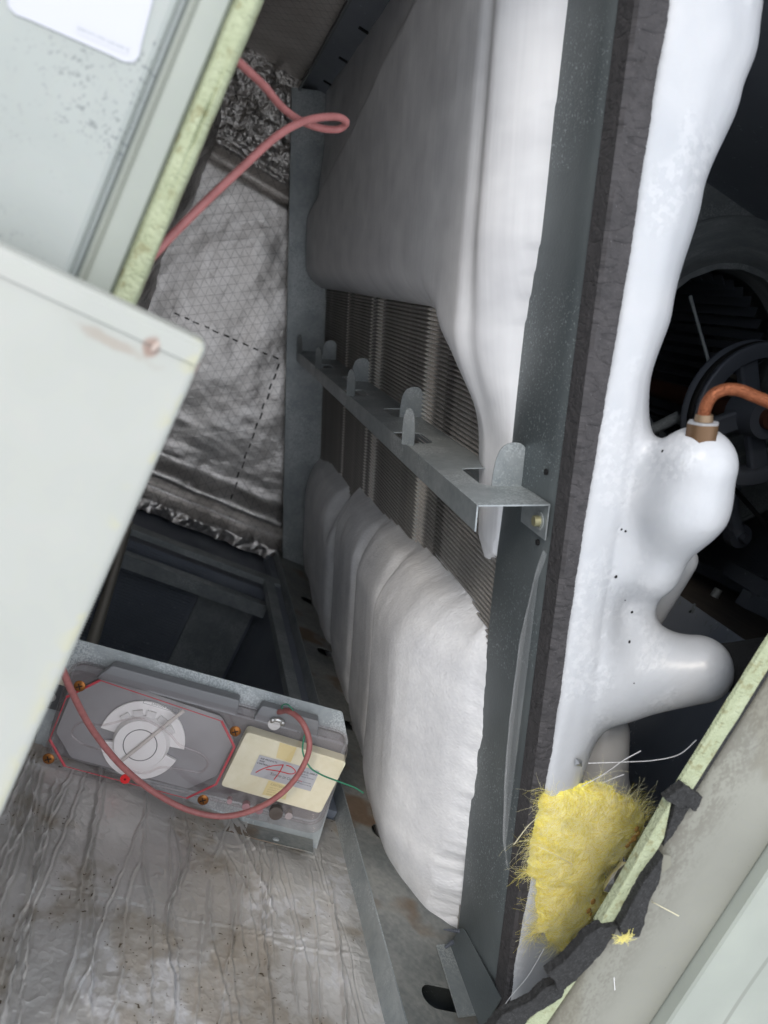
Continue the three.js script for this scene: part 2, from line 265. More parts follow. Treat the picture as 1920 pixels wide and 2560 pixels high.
for (let i = 0; i < 6; i++) part('roof_slot', box(0.085, 0.15, 1.1485, 1.1499, -0.9 - i * 0.21, -0.912 - i * 0.21), slitMat, ceil);
struct('wall_outer', [box(-0.62, -0.585, -0.35, 1.21, -2.25, -0.455), box(-0.585, 1.6, -0.35, 1.21, -2.26, -2.225), box(1.6, 1.64, -0.35, 1.21, -2.25, -0.47)], navy, 'dark metal outer walls of the cabinet');
// return-air opening in the floor
{
  const ribs = []; for (let i = 0; i < 40; i++) ribs.push(box(0.001, 0.30, -0.345 + i * 0.0082, -0.3415 + i * 0.0082, -1.876, -1.872));
  const t = thing('return_duct', 'dark ribbed return duct sunk in the floor behind the smoke detector', 'duct');
  part('duct_wall', [box(0.0, 0.47, -0.35, -0.013, -1.882, -1.877), box(-0.002, 0.001, -0.35, -0.013, -1.88, -0.97), box(0.466, 0.4698, -0.35, -0.013, -1.88, -0.97), box(0.002, 0.465, -0.349, -0.34, -1.88, -0.97)], navy, t);
  part('rib', ribs, navy, t).userData.kind = 'stuff';
  part('side_flap', box(0.31, 0.455, -0.33, -0.05, -1.868, -1.862), galv, t);
  const fr = part('rim', [box(-0.02, 0.49, 0.004, 0.02, -1.905, -1.865), box(0.445, 0.4705, 0.004, 0.02, -1.8645, -0.99), box(-0.02, 0.0, 0.004, 0.02, -1.8645, -0.99)], galv, t);
  part('crossbar', box(0.06, 0.46, -0.045, -0.012, -1.80, -1.77), galv, fr);
  solo('sampling_tube', tube([V(0.085, 0.012, -1.92), V(0.08, 0.014, -1.4), V(0.077, 0.016, -0.97)], 0.0105, 8, 14), mat(0x9a968c, 0.4, 0.6), 'round grey metal tube crossing the return opening', 'tube');
}

// ---------------------------------------------------------------- the coil
const coil = thing('evaporator_coil', 'leaning evaporator coil of fine brown-grey fins in a galvanised frame', 'coil');
const quad = (M, x0, x1, y0, y1, z0, z1) => box(x0, x1, y0, y1, z0, z1).applyMatrix4(M);
const CM = new THREE.Matrix4().makeBasis(N.clone().negate(), U, V(0, 0, 1)).setPosition(F0);    // local x = -d, y = s, z = z
const finMap = tex(1024, 1.32, (u, v) => {
  const l = n2(u * 420, v * 8, 420, 8, 3), a = fbm(u * 40, v * 8, 40, 8, 3, 4), z = -2.05 + u * 1.32;
  const br = Math.max(...[[-1.065, 0.034], [-1.40, 0.03], [-1.47, 0.012], [-1.72, 0.014]].map(([c, w]) => smooth(w, w * 0.6, Math.abs(z - c - 0.01 * Math.sin(v * 9))))), dk = smooth(0.02, 0.012, Math.abs(z + 0.965));
  return mix3([0.52, 0.505, 0.49], [0.72, 0.705, 0.685], clamp(0.65 * a + 0.45 * l)).map((x) => x * (1 + 0.6 * br - 0.3 * dk));
});
finMap.repeat.set(1 / 1.32, 1);
const finBump = tex(512, 0.12, (u, v) => (Math.sin(u * 2 * Math.PI * 80) > 0 ? 1 : 0) * 0.6 + 0.4 * n2(u * 160, v * 6, 160, 6), false);
const finMat = mat(0xffffff, 0.5, 0.3, { map: finMap, bumpMap: finBump, bumpScale: 0.0008 });
part('fin_block', quad(CM, 0.0035, 0.09, -0.69, 0.56, -2.05, -0.76), finMat, coil);
{
  const pr = [[0.004, -0.0029], [-0.001, -0.0016], [-0.0022, 0], [-0.001, 0.0016], [0.004, 0.0029]], pos = [], uv = [], idx = [], NZ = 1;
  for (let j = 0; j <= NZ; j++) for (const p of pr) { pos.push(p[0], p[1], lerp(-2.05, -0.737, j / NZ)); uv.push(lerp(-2.05, -0.737, j / NZ) + 2.05, p[1] * 20); }
  for (let i = 0; i < 4; i++) idx.push(i, i + 1, i + 6, i, i + 6, i + 5);
  const g = new THREE.BufferGeometry(); g.setAttribute('position', new THREE.Float32BufferAttribute(pos, 3)); g.setAttribute('uv', new THREE.Float32BufferAttribute(uv, 2)); g.setIndex(idx); g.computeVertexNormals();
  for (let s = -0.42; s < 0.14; s += 0.0062) { const m = part('fin_row', g, finMat, coil); m.matrixAutoUpdate = false; m.matrix.copy(CM).multiply(new THREE.Matrix4().makeTranslation(0.0004 * (rnd() - 0.5), s, 0)); m.matrix.decompose(m.position, m.quaternion, m.scale); m.matrixAutoUpdate = true; }
}
// near frame: web facing left, with a rolled front edge
{
  const prof = [[0.06, -0.7455], [-0.0032, -0.745], [-0.0026, -0.70], [0, -0.668], [0.0006, -0.652], [0.004, -0.6365], [0.006, -0.634], [0.06, -0.634]], n = 40;
  const g = sheet(prof.length - 1, n, (u, v) => { const p = prof[Math.round(u * (prof.length - 1))], s = lerp(-0.67, 0.565, v); return [C(s, -p[0] + 0.0006 * Math.sin(s * 23), p[1]), p[1] + p[0], s]; });
  const web = part('end_frame', toCreasedNormals(g, 0.5), galvBlue, coil, 'blue-grey galvanised end frame beside the foam strip');
  for (const [px, py] of [[1373, 1183], [1352, 1360]]) { const q = sd(onZ(px, py, -0.65)); part('rivet_hole', new THREE.CylinderGeometry(0.003, 0.003, 0.002, 12).rotateZ(Math.PI / 2).applyMatrix4(CM).translate(U.x * q[0], U.y * q[0], -0.655).translate(N.x * 0.0006, N.y * 0.0006, 0), slitMat, web); }
}
part('far_end_plate', quad(CM, -0.098, 0.1, -0.69, 0.56, -2.075, -2.052), galv, coil, 'grey galvanised end plate at the far end of the coil');
solo('foam_strip', (() => {
  const n = 200; const outline = (s) => [[-0.002, -0.633], [-0.0015, -0.606], [-0.0045, -0.6035], [-0.036, -0.6035], [-0.036, -0.633]];
  return toCreasedNormals(sheet(4, n, (u, v) => { const s = lerp(-0.672, 0.562, v), k = Math.round(u * 4), p = outline(s)[k], w = k > 0 && k < 4 ? 0.003 * (fbm(s * 30, k * 2, 0, 0, 3) - 0.5) : 0; return [C(s, p[0] + w * 0.5, p[1] + w), p[0] * 1 + p[1], s]; }), 0.6);
})(), foam, 'thick charcoal foam strip along the near end of the coil', 'foam strip');

// ---------------------------------------------------------------- ice on the coil
const round = (t) => { t = clamp(t); return Math.sqrt(1 - (1 - t) * (1 - t)); };
{
  const P = [[0.105, -2.055], [0.108, -1.7], [0.105, -1.4], [0.105, -1.05], [0.099, -0.95], [0.078, -0.90], [0.045, -0.862], [0, -0.84], [-0.075, -0.818], [-0.14, -0.803], [-0.16, -0.777], [-0.145, -0.747], [-0.05, -0.738], [0.1, -0.735], [0.18, -0.722], [0.4, -0.716], [0.62, -0.716], [0.62, -2.055]];
  const E1 = P.slice(0, 17), E2 = [[0.62, -2.055], [0.105, -2.055]];
  const g = sheet(360, 190, (u, v) => {
    const z = lerp(-2.056, -0.70, u), s = lerp(-0.18, 0.56, v), inside = inPoly(P, s, z), jag = 0.0015 * (fbm(z * 120, s * 6, 0, 0, 3) - 0.5);
    let D = polyDist(E1, s, z, true) + jag * smooth(-1.0, -1.05, z), D2 = polyDist(E2, s, z, true), t = -0.004;
    const front = smooth(-0.86, -0.79, z);
    if (inside && D > 0) {
      const sb = 0.345 + 0.2 * (z + 1.6) + 0.02 * (fbm(z * 9, 1, 0, 0, 3) - 0.5); let T = 0.055 * (1 - 0.5 * smooth(sb, sb + 0.07, s) - 0.2 * smooth(sb + 0.07, sb + 0.2, s));
      T *= lerp(0.22, 1, Math.max(smooth(-0.03, 0.1, s), smooth(-0.84, -0.9, z)));
      T *= 1 - 0.12 * Math.exp(-Math.pow((z + 0.775) / 0.012, 2)) * front;
      t = 0.003 + T * lerp(round(D / lerp(0.05, 0.062, front)), Math.sin(Math.PI / 2 * clamp(D / 0.06)), 0.4) * round(0.25 + D2 / 0.05) + 0.003 * (fbm(z * 14, s * 5, 0, 0, 3, 4) - 0.5) * smooth(0, 0.03, D) + 0.00025 * (fbm(z * 160, s * 9, 0, 0, 3, 8) - 0.5);
    }
    return [C(s, t, z), z, s, inside && D > 0];
  });
  solo('ice_sheet', g, frost, 'smooth grey-white ice sheet hanging on the upper coil above the filter rail', 'ice');
}
{
  const top = [[-2.06, -0.34], [-1.85, -0.31], [-1.63, -0.30], [-1.575, -0.335], [-1.50, -0.272], [-1.30, -0.262], [-1.17, -0.25], [-0.95, -0.226], [-0.83, -0.222], [-0.765, -0.235], [-0.735, -0.27]];
  const g = sheet(330, 130, (u, v) => {
    const z = lerp(-2.056, -0.715, u), s = lerp(-0.70, -0.2, v), zr = -0.734 + 0.02 * (fbm(s * 28, 5, 0, 0, 5) - 0.5) + 0.003 * (n2(s * 160, 2) - 0.5) - 0.03 * smooth(-0.40, -0.68, s);
    const Dt = curve1(top, z) - s + 0.003 * (fbm(z * 60, s * 30, 0, 0, 3) - 0.5), Dr = -0.728 - z, D = Math.min(Dt, zr - z), D2 = z + 2.056;
    let t = -0.004;
    if (D > 0) {
      const zz = z + 0.04 * Math.sin(s * 6) + 0.11 * (s + 0.45), lob = (a, b) => smooth(a - 0.03, a + 0.03, zz) * smooth(b + 0.02, b - 0.02, zz);
      let T = 0.042 + 0.032 * lob(-1.05, -0.6) + 0.018 * lob(-1.25, -1.07) + 0.012 * lob(-1.50, -1.28) + 0.012 * lob(-1.85, -1.54);
      T -= 0.015 * Math.exp(-Math.pow((zz + 1.06) / 0.022, 2)) + 0.014 * Math.exp(-Math.pow((zz + 1.265) / 0.022, 2)) + 0.016 * Math.exp(-Math.pow((zz + 1.535) / 0.022, 2));
      T *= 1 - 0.25 * smooth(-0.58, -0.70, s);
      t = 0.0005 + 0.0028 * smooth(0, 0.008, D) + T * smooth(-0.004, 0.02, D) * lerp(round(Dt / 0.1), Math.sin(Math.PI / 2 * clamp(Dt / 0.1)), 0.5) * Math.pow(Math.sin(Math.PI / 2 * clamp(Dr / 0.17)), 1.15) * round(0.2 + D2 / 0.06) + 0.006 * (fbm(z * 17, s * 3, 0, 0, 3, 2) - 0.5) * smooth(0, 0.05, D) + 0.0004 * (fbm(z * 150, s * 130, 0, 0, 3, 6) - 0.5);
    }
    return [C(s, t, z), z, s, D > 0];
  });
  solo('ice_sheet', g, grain, 'lobed white ice sheet on the lower coil standing on the drain rail', 'ice');
}
// ice round the headers at the near end
{
  const px = (x, y, z) => onZ(x, y, z);
  const Ld = [[-0.66, -0.004], [-0.6, -0.006], [-0.36, -0.013], [-0.26, -0.016], [-0.1, -0.0155], [0.015, -0.019], [0.12, -0.0235], [0.235, -0.0245], [0.35, -0.0275], [0.56, -0.033]];
  const Rd = [[-0.66, -0.09], [-0.55, -0.095], [-0.40, -0.072], [-0.36, -0.072], [-0.29, -0.080], [-0.22, -0.090], [-0.15, -0.082], [-0.1, -0.092], [0.0, -0.088], [0.065, -0.079], [0.126, -0.089], [0.221, -0.101], [0.30, -0.121], [0.335, -0.129], [0.36, -0.127], [0.42, -0.098], [0.56, -0.09]];
  const cone = (a, ra, b, rb) => ({ a, ra, b, rb, ab: b.clone().sub(a), l: b.distanceToSquared(a) });
  const B = [cone(px(1738, 1165, -0.575), 0.0345, px(1712, 1265, -0.58), 0.033), cone(px(1712, 1265, -0.58), 0.033, px(1640, 1430, -0.60), 0.017), cone(px(1640, 1430, -0.60), 0.017, px(1585, 1560, -0.64), 0.008), cone(px(1668, 1190, -0.605), 0.024, px(1625, 1400, -0.62), 0.016)];
  const S = [cone(px(1570, 1690, -0.63), 0.042, px(1745, 1672, -0.60), 0.0335)];
  const Q = [cone(px(1600, 1560, -0.70), 0.02, px(1700, 1400, -0.66), 0.018), cone(px(1510, 1830, -0.72), 0.03, px(1490, 2000, -0.70), 0.036), cone(px(1490, 2000, -0.70), 0.036, px(1440, 2250, -0.68), 0.04)];
  const p = V(), dc = (c) => { const t = clamp(((p.x - c.a.x) * c.ab.x + (p.y - c.a.y) * c.ab.y + (p.z - c.a.z) * c.ab.z) / c.l); return Math.hypot(p.x - c.a.x - t * c.ab.x, p.y - c.a.y - t * c.ab.y, p.z - c.a.z - t * c.ab.z) - lerp(c.ra, c.rb, t); };
  const smin = (a, b, k) => { const h = Math.max(k - Math.abs(a - b), 0) / k; return Math.min(a, b) - h * h * k * 0.25; };
  const field = (x, y, z) => {
    p.set(x, y, z); const s = (x - F0.x) * U.x + (y - F0.y) * U.y, d = (x - F0.x) * N.x + (y - F0.y) * N.y;
    const l = curve1(Ld, s), r = curve1(Rd, s) , mid = (l + r) / 2, w = (l - r) / 2, a = (d - mid) / w;
    const zf = -0.600 - 0.012 * smooth(0.3, -1, a) * smooth(-1.1, 0.2, -a) + 0.004 * (fb3(s * 12, d * 20, 1, 3) - 0.5), rr = d < mid ? 0.026 : 0.007;
    const qx = Math.abs(d - mid) - w + rr, qz = Math.abs(z - (zf - 0.06)) - 0.06 + rr;
    let f = Math.hypot(Math.max(qx, 0), Math.max(qz, 0)) + Math.min(Math.max(qx, qz), 0) - rr;
    f = Math.max(f, -0.66 - s);
    let b = 1; for (const c of B) b = smin(b, dc(c), 0.02);
    let st = 1; for (const c of S) st = smin(st, dc(c), 0.02);
    let q = 1; for (const c of Q) q = smin(q, dc(c), 0.02);
    f = smin(f, b, 0.03); f = smin(f, st, 0.055); f = smin(f, q, 0.01);
    // grooves that run down from the bulb, and a low ridge along the band
    f += 0.0022 * Math.exp(-Math.pow((d + 0.052 + 0.02 * (s + 0.1)) / 0.0035, 2)) * smooth(0.1, -0.02, s) * smooth(-0.32, -0.2, s);
    return f + 0.0011 * (fb3(x * 26, y * 26, z * 26, 2) - 0.5) + 0.0002 * (n3(x * 260, y * 260, z * 260) - 0.5);
  };
  solo('header_ice', surfaceNets([0.05, -0.01, -0.80], [0.74, 1.17, -0.53], 0.0042, field), ice, 'thick white ice over the coil headers with a bulb and a blunt stub', 'ice');
  const sp = []; for (const [x, y] of [[1554, 1323], [1564, 1328], [1573, 1605], [1656, 1128], [1646, 1085], [1580, 1530], [1562, 1500], [1585, 1708], [1540, 1442]]) {
    // flecks lie on the ice: march along the ray
    const d = ray(x, y); let t = 0.5; for (; t < 1.2; t += 0.001) { const q = EYE.clone().addScaledVector(d, t); if (field(q.x, q.y, q.z) < 0) break; }
    const q = EYE.clone().addScaledVector(d, t - 0.0006); sp.push(new THREE.IcosahedronGeometry(0.0005 + 0.0009 * rnd(), 0).scale(1, 0.6 + rnd(), 1).translate(q.x, q.y, q.z));
  }
  solo('dirt_specks', sp.map((g) => g.deleteAttribute('uv')), slitMat, 'scattered black dirt specks on the header ice', 'dirt').userData.kind = 'stuff';
}
// clear glaze on the end frame
solo('clear_ice', sheet(30, 90, (u, v) => {
  const s = lerp(-0.46, -0.10, v), z = lerp(-0.672, -0.632, u), w = 0.008 + 0.03 * Math.pow(Math.sin(Math.PI * clamp((s + 0.46) / 0.36)), 0.8) + 0.006 * (fbm(s * 20, 2, 0, 0, 3) - 0.5), a = (z + 0.632) / -w;
  return [C(s, a < 1 ? 0.0055 * Math.sqrt(Math.max(0, 1 - a * a)) * smooth(0, 0.08, v) * smooth(0, 0.08, 1 - v) + 0.0008 : -0.003, z), z, s, a < 1.05];
}), mat(0xdfe4e6, 0.12, 0, { clearcoat: 1, clearcoatRoughness: 0.05, opacity: 0.28, transparent: true }), 'thin clear ice glaze on the end frame below the filter rail', 'ice');

// ---------------------------------------------------------------- filter rail with bent tabs
{
  const t = thing('filter_rail', 'galvanised filter rail with bent-up tabs bolted across the coil', 'rail');
  const S0 = -0.055, sh = new THREE.Shape(), Z0 = -2.05, Z1 = -0.638;     // shape x = d, y = z
  sh.moveTo(0.002, Z0); sh.lineTo(0.072, Z0); sh.lineTo(0.072, Z1); sh.lineTo(0.002, Z1); sh.closePath();
  const slot = (d0, d1, z0, z1) => { const h = new THREE.Path(), r = Math.min(0.014, Math.abs(d1 - d0) * 0.45), s = Math.sign(d1 - d0); h.moveTo(d0, z0); h.lineTo(d1 - s * r, z0); h.quadraticCurveTo(d1, z0, d1, z0 + r); h.lineTo(d1, z1 - r); h.quadraticCurveTo(d1, z1, d1 - s * r, z1); h.lineTo(d0, z1); h.closePath(); sh.holes.push(h); };
  const rear = [-0.705, -1.09, -1.475, -1.86], front = [-0.905, -1.29, -1.675, -2.0];
  for (const z of rear) slot(0.004, 0.043, z - 0.075, z);
  for (const z of front) slot(0.0705, 0.034, z - 0.07, z);
  const M = new THREE.Matrix4().makeBasis(N, V(0, 0, 1), U).setPosition(C(S0, 0, 0).setZ(0));
  part('top_plate', prism(sh, 0.0014, M), galv, t);
  const lip = new THREE.Matrix4().makeBasis(N.clone().negate(), U, V(0, 0, 1)).setPosition(C(S0, 0, 0).setZ(0));
  part('front_lip', box(-0.0726, -0.0712, -0.024, 0.0016, Z0, Z1).applyMatrix4(lip), galv, t);
  part('rear_flange', box(-0.0018, -0.0004, -0.034, 0.0016, Z0, Z1).applyMatrix4(lip), galv, t);
  part('far_flange', box(-0.071, -0.002, -0.03, 0.03, Z0 - 0.0016, Z0 - 0.0002).applyMatrix4(lip), galv, t);
  const tabShape = (w, h) => { const q = new THREE.Shape(); q.moveTo(-w / 2, 0); q.lineTo(w / 2, 0); q.bezierCurveTo(w * 0.62, h * 0.5, w * 0.5, h, w * 0.1, h); q.bezierCurveTo(-w * 0.35, h, -w * 0.5, h * 0.8, -w / 2, 0.0); return q; };
  for (const z of rear) part('tab', prism(tabShape(0.036, 0.046), 0.0013, new THREE.Matrix4().makeBasis(N.clone().negate(), U, V(0, 0, 1)).setPosition(C(S0, 0.016, z))), galv, t);
  for (const z of front) {
    const a = N.clone().multiplyScalar(-0.55).add(V(0, 0, 0.83)).normalize(), up = U.clone().addScaledVector(N, 0.02).normalize(), b = new THREE.Vector3().crossVectors(a, up);
    part('tab', prism(tabShape(0.019, 0.046), 0.0013, new THREE.Matrix4().makeBasis(a, up, b).setPosition(C(S0, 0.070, z + 0.006))), galv, t);
  }
  const q = onZ(1345, 1312, -0.64), bm = new THREE.Matrix4().makeBasis(U, N, V(0, 0, 1)).setPosition(C(sd(q)[0], 0.0015, -0.652));
  const bo = part('bolt', new THREE.CylinderGeometry(0.0088, 0.0092, 0.001, 24).translate(0, 0.0012, 0).applyMatrix4(bm), galv, t);
  part('hex_head', new THREE.CylinderGeometry(0.0054, 0.0057, 0.006, 6).translate(0, 0.0045, 0).applyMatrix4(bm), mat(0xb9b48f, 0.35, 0.7), bo);
}

// ---------------------------------------------------------------- drain rail under the coil
{
  const t = thing('drain_rail', 'weathered galvanised rail with oblong slots along the foot of the coil', 'rail');
  const Y = 0.035, sh = new THREE.Shape(); sh.moveTo(0.497, -2.1); sh.lineTo(0.70, -2.1); sh.lineTo(0.70, -0.44); sh.lineTo(0.497, -0.44); sh.closePath();
  for (const z of [-0.648, -0.926, -1.215, -1.503, -1.785]) {
    const h = new THREE.Path(), r = 0.0165; h.absarc(0.546, z, r, Math.PI / 2, Math.PI * 1.5); h.lineTo(0.583, z - r); h.absarc(0.583, z, r, -Math.PI / 2, Math.PI / 2); h.closePath(); sh.holes.push(h);
  }
  const M = new THREE.Matrix4().makeBasis(V(1, 0, 0), V(0, 0, 1), V(0, -1, 0)).setPosition(0, Y, 0);
  part('top_plate', prism(sh, 0.0016, M), panMat, t);
  part('side_lip', box(0.4945, 0.4966, -0.012, Y + 0.002, -2.1, -0.44), galv, t);
  part('inner_channel', [box(0.5, 0.7, -0.011, -0.005, -2.1, -0.44), box(0.6985, 0.7, -0.005, Y - 0.003, -2.1, -0.44)], galvBlue, t);
  part('outer_curb', box(0.474, 0.4935, -0.011, 0.012, -2.1, -0.98), navy, t);
  const c = thing('corner_clip', 'galvanised angle clip screwed to the drain rail below the foam strip', 'clip');
  const q = (x, y) => onY(x, y, Y + 0.001), a = q(1090, 2365), b = q(1125, 2362), e = q(1190, 2540), f = q(1145, 2545);
  const P = [[a.x, a.z], [b.x, b.z], [e.x, e.z], [f.x, f.z]];
  part('foot', prism(P, 0.0018, new THREE.Matrix4().makeBasis(V(1, 0, 0), V(0, 0, 1), V(0, -1, 0)).setPosition(0, Y + 0.003, 0)), galv, c);
  const up = V(b.x, Y, b.z), dir = V(e.x - b.x, 0, e.z - b.z).normalize(), M2 = new THREE.Matrix4().makeBasis(dir, V(0, 1, 0), new THREE.Vector3().crossVectors(dir, V(0, 1, 0))).setPosition(up);
  part('upright', prism([[0, 0.003], [0.004, 0.032], [0.012, 0.037], [0.12, 0.05], [0.12, 0.003]], 0.0018, M2), galvBlue, c);
  const sp = V(b.x - 0.006, Y + 0.028, b.z + 0.006), scr = (p, m) => { const g = [new THREE.CylinderGeometry(0.0022, 0.0008, 0.022, 8).translate(0, -0.008, 0)]; for (let i = 0; i < 6; i++) g.push(new THREE.TorusGeometry(0.0024 - i * 0.0002, 0.0006, 5, 12).rotateX(Math.PI / 2).translate(0, 0.001 - i * 0.0028, 0)); return mergeGeometries(g.map((x) => x.toNonIndexed())).applyMatrix4(m.setPosition(p)); };
  part('screw', scr(sp, new THREE.Matrix4().makeRotationZ(-1.45)), blackIron, c); part('screw', scr(V(b.x - 0.011, Y + 0.016, b.z + 0.014), new THREE.Matrix4().makeRotationX(0.4)), blackIron, c);
}

// ---------------------------------------------------------------- smoke detector on its plate
const DM = new THREE.Matrix4().makeBasis(V(0.981, 0.123, 0.15).normalize(), V(-0.107, 0.989, -0.105).normalize(), V(-0.161, 0.087, 0.983).normalize()).setPosition(0.238, 0.086, -0.905);
const DI = DM.clone().invert(), DN = V(-0.161, 0.087, 0.983).normalize();
const dl = (px, py, z = 0) => { const q = hit(px, py, V(0, 0, z).applyMatrix4(DM), DN).applyMatrix4(DI); return [q.x, q.y]; };
function roundPoly(P, r) {
  const s = new THREE.Shape(), n = P.length;
  for (let i = 0; i < n; i++) {
    const a = new THREE.Vector2(...P[(i + n - 1) % n]), b = new THREE.Vector2(...P[i]), c = new THREE.Vector2(...P[(i + 1) % n]);
    const u = b.clone().add(a.clone().sub(b).setLength(r)), v = b.clone().add(c.clone().sub(b).setLength(r));
    if (i) s.lineTo(u.x, u.y); else s.moveTo(u.x, u.y); s.quadraticCurveTo(b.x, b.y, v.x, v.y);
  }
  s.closePath(); return s;
}
const rectP = (x0, x1, y0, y1) => [[x0, y0], [x1, y0], [x1, y1], [x0, y1]];
const quadUV = (P, z) => { const g = new THREE.BufferGeometry(); g.setAttribute('position', new THREE.Float32BufferAttribute(P.flatMap((p) => [p[0], p[1], z]), 3)); g.setAttribute('uv', new THREE.Float32BufferAttribute([0, 1, 1, 1, 1, 0, 0, 0], 2)); g.setIndex([0, 3, 2, 0, 2, 1]); g.computeVertexNormals(); return g; };   // TL, TR, BR, BL
{
  const pl = thing('mounting_plate', 'upright galvanised sheet-metal plate behind the smoke detector', 'plate'); pl.applyMatrix4(DM);
  pl.scale.z = 0.72; const tl = dl(168, 1590, -0.038), tr = dl(856, 1778, -0.038);
  part('sheet', prism(roundPoly([[tl[0], -0.16], [tr[0] + 0.03, -0.115], [tr[0] + 0.022, tr[1] - 0.04], [tr[0], tr[1]], tl], 0.004), 0.0015, new THREE.Matrix4().makeTranslation(0, 0, -0.0525), 0), mat(0xffffff, 0.5, 0.3, { map: galvMap, bumpMap: galvBump, bumpScale: 0.0003 }), pl);
  part('bottom_flange', box(tl[0], 0.19, -0.098, -0.0965, -0.05, -0.006), panMat, pl);
  const w = part('torn_sticker', prism([dl(130, 1665, -0.05), dl(178, 1672, -0.05), dl(160, 1760, -0.05), dl(112, 1755, -0.05), dl(104, 1738, -0.05), dl(116, 1700, -0.05)], 0.0006, new THREE.Matrix4().makeTranslation(0, 0, -0.0508)), mat(0xffffff, 0.8, 0, { map: tex(128, 0.05, (u, v) => mix3([0.72, 0.68, 0.60], [0.83, 0.81, 0.76], fbm(u * 8, v * 8, 8, 8, 4))) }), pl, 'torn off-white paper remnant');
  for (const [x, y] of [[122, 1942], [700, 2072]]) { const p = dl(x, y, -0.01); part('rivet', new THREE.SphereGeometry(0.005, 14, 8).scale(1, 0.5, 1).translate(p[0], -0.096, -0.018), galv, pl); }

  const t = thing('smoke_detector', 'rectangular duct smoke detector with clear cover and cream circuit housing', 'detector'); t.applyMatrix4(DM); t.scale.z = 0.72;
  const W = 0.3777 / 2, H = 0.1384 / 2;
  const greyBase = mat(0x7d7e80, 0.55);
  const bt = [dl(262, 1664, -0.03), dl(545, 1756, -0.03)];
  part('base', [prism(roundPoly(rectP(-W + 0.003, W - 0.003, -H + 0.003, H - 0.003), 0.014), 0.005, new THREE.Matrix4().makeTranslation(0, 0, -0.046), 0), prism(roundPoly([[-0.155, H - 0.01], [0.032, H - 0.01], [0.030, H + 0.012], [-0.14, H + 0.012]], 0.004), 0.026, new THREE.Matrix4().makeTranslation(0, 0, -0.046), 0.002), prism(roundPoly([[0.055, H - 0.01], [0.145, H - 0.01], [0.14, H + 0.013], [0.06, H + 0.013]], 0.004), 0.024, new THREE.Matrix4().makeTranslation(0, 0, -0.046), 0.002)], greyBase, t, 'grey moulded base');
  const clear = mat(0xf7f4f4, 0.06, 0, { transmission: 1, thickness: 0, ior: 1.5, specularIntensity: 1 });
  part('cover', prism(roundPoly(rectP(-W, W, -H, H), 0.019), 0.034, new THREE.Matrix4().makeTranslation(0, 0, -0.0365), 0.004), clear, t, 'clear plastic cover');
  part('cover_rim', tube(roundPoly(rectP(-W - 0.001, W + 0.001, -H - 0.001, H + 0.001), 0.019).getSpacedPoints(64).slice(0, -1).map((p) => V(p.x, p.y, -0.038)), 0.0022, 160, 6, true), clear, t);
  const oct = [[166, 1743], [250, 1701], [554, 1803], [586, 1867], [540, 1961], [466, 1996], [162, 1916], [124, 1849]].map(([x, y]) => dl(x, y, -0.004));
  const red = mat(0xc2404c, 0.4, 0);
  const og = []; for (let i = 0; i < 8; i++) { const a = oct[i], b = oct[(i + 1) % 8], r = [0.0018, 0.0007, 0.0018, 0.0018, 0.0015, 0.0006, 0.0018, 0.0007][i]; og.push(new THREE.TubeGeometry(new THREE.LineCurve3(V(a[0], a[1], -0.006), V(b[0], b[1], -0.006)), 1, r, 6)); }
  part('gasket', og, red, t, 'thin red eight-sided gasket under the cover');
  // inside: grey tray and white sensor head
  const tray = part('tray', prism(roundPoly(oct.map((p) => [p[0] * 0.985 - 0.001, p[1] * 0.95]), 0.004), 0.003, new THREE.Matrix4().makeTranslation(0, 0, -0.036), 0), mat(0x9b9b9d, 0.35, 0.2), t);
  const c = dl(353, 1857, -0.016), white = mat(0xf2f2f0, 0.4);
  const head = part('sensor_head', new THREE.CylinderGeometry(0.0335, 0.037, 0.014, 48).rotateX(Math.PI / 2).translate(c[0], c[1], -0.019), white, t, 'white round sensor head');
  part('ring', new THREE.TorusGeometry(0.0215, 0.0006, 6, 60).translate(c[0], c[1], -0.0119), mat(0x6b6b6b, 0.5), head);
  const sk = new THREE.Shape(); sk.absarc(0, 0, 0.052, Math.PI * 1.08, Math.PI * 1.92); sk.absarc(0, 0, 0.034, Math.PI * 1.92, Math.PI * 1.08, true);
  const sk2 = new THREE.Shape(); sk2.absarc(0, 0, 0.056, Math.PI * 0.02, Math.PI * 0.98); sk2.absarc(0, 0, 0.036, Math.PI * 0.98, Math.PI * 0.02, true);
  part('collar', [prism(sk, 0.006, new THREE.Matrix4().makeTranslation(c[0], c[1], -0.031), 0.001), prism(sk2, 0.003, new THREE.Matrix4().makeTranslation(c[0], c[1], -0.032), 0.001)], white, head);
  for (let i = 0; i < 5; i++) { const a = 0.7 + i * 0.42; part('vent_fin', new THREE.BoxGeometry(0.012, 0.008, 0.006).rotateZ(a - 1.57).translate(c[0] + 0.0405 * Math.cos(a), c[1] + 0.0405 * Math.sin(a), -0.026), mat(0xdededc, 0.5), head); }
  { const a = dl(305, 1900, -0.009), b = dl(460, 1775, -0.009); part('sampling_rod', new THREE.TubeGeometry(new THREE.LineCurve3(V(a[0], a[1], -0.0095), V(b[0], b[1], -0.0095)), 1, 0.0025, 10), mat(0xcfcac4, 0.4), t); }
  // raised outline of the sampling chambers on the clear cover
  const wing = [[180, 1833], [200, 1806], [255, 1812], [310, 1800], [350, 1795], [420, 1830], [450, 1862], [505, 1885], [520, 1905], [505, 1928], [450, 1922], [400, 1918], [370, 1930], [335, 1928], [300, 1905], [265, 1880], [200, 1855]].map(([x, y]) => dl(x, y, 0));
  part('cover_ridge', tube(wing.map((p) => V(p[0], p[1], 0.0012)), 0.0016, 140, 6, true), clear, t);
  const brass = mat(0x8c5a2e, 0.32, 0.85);
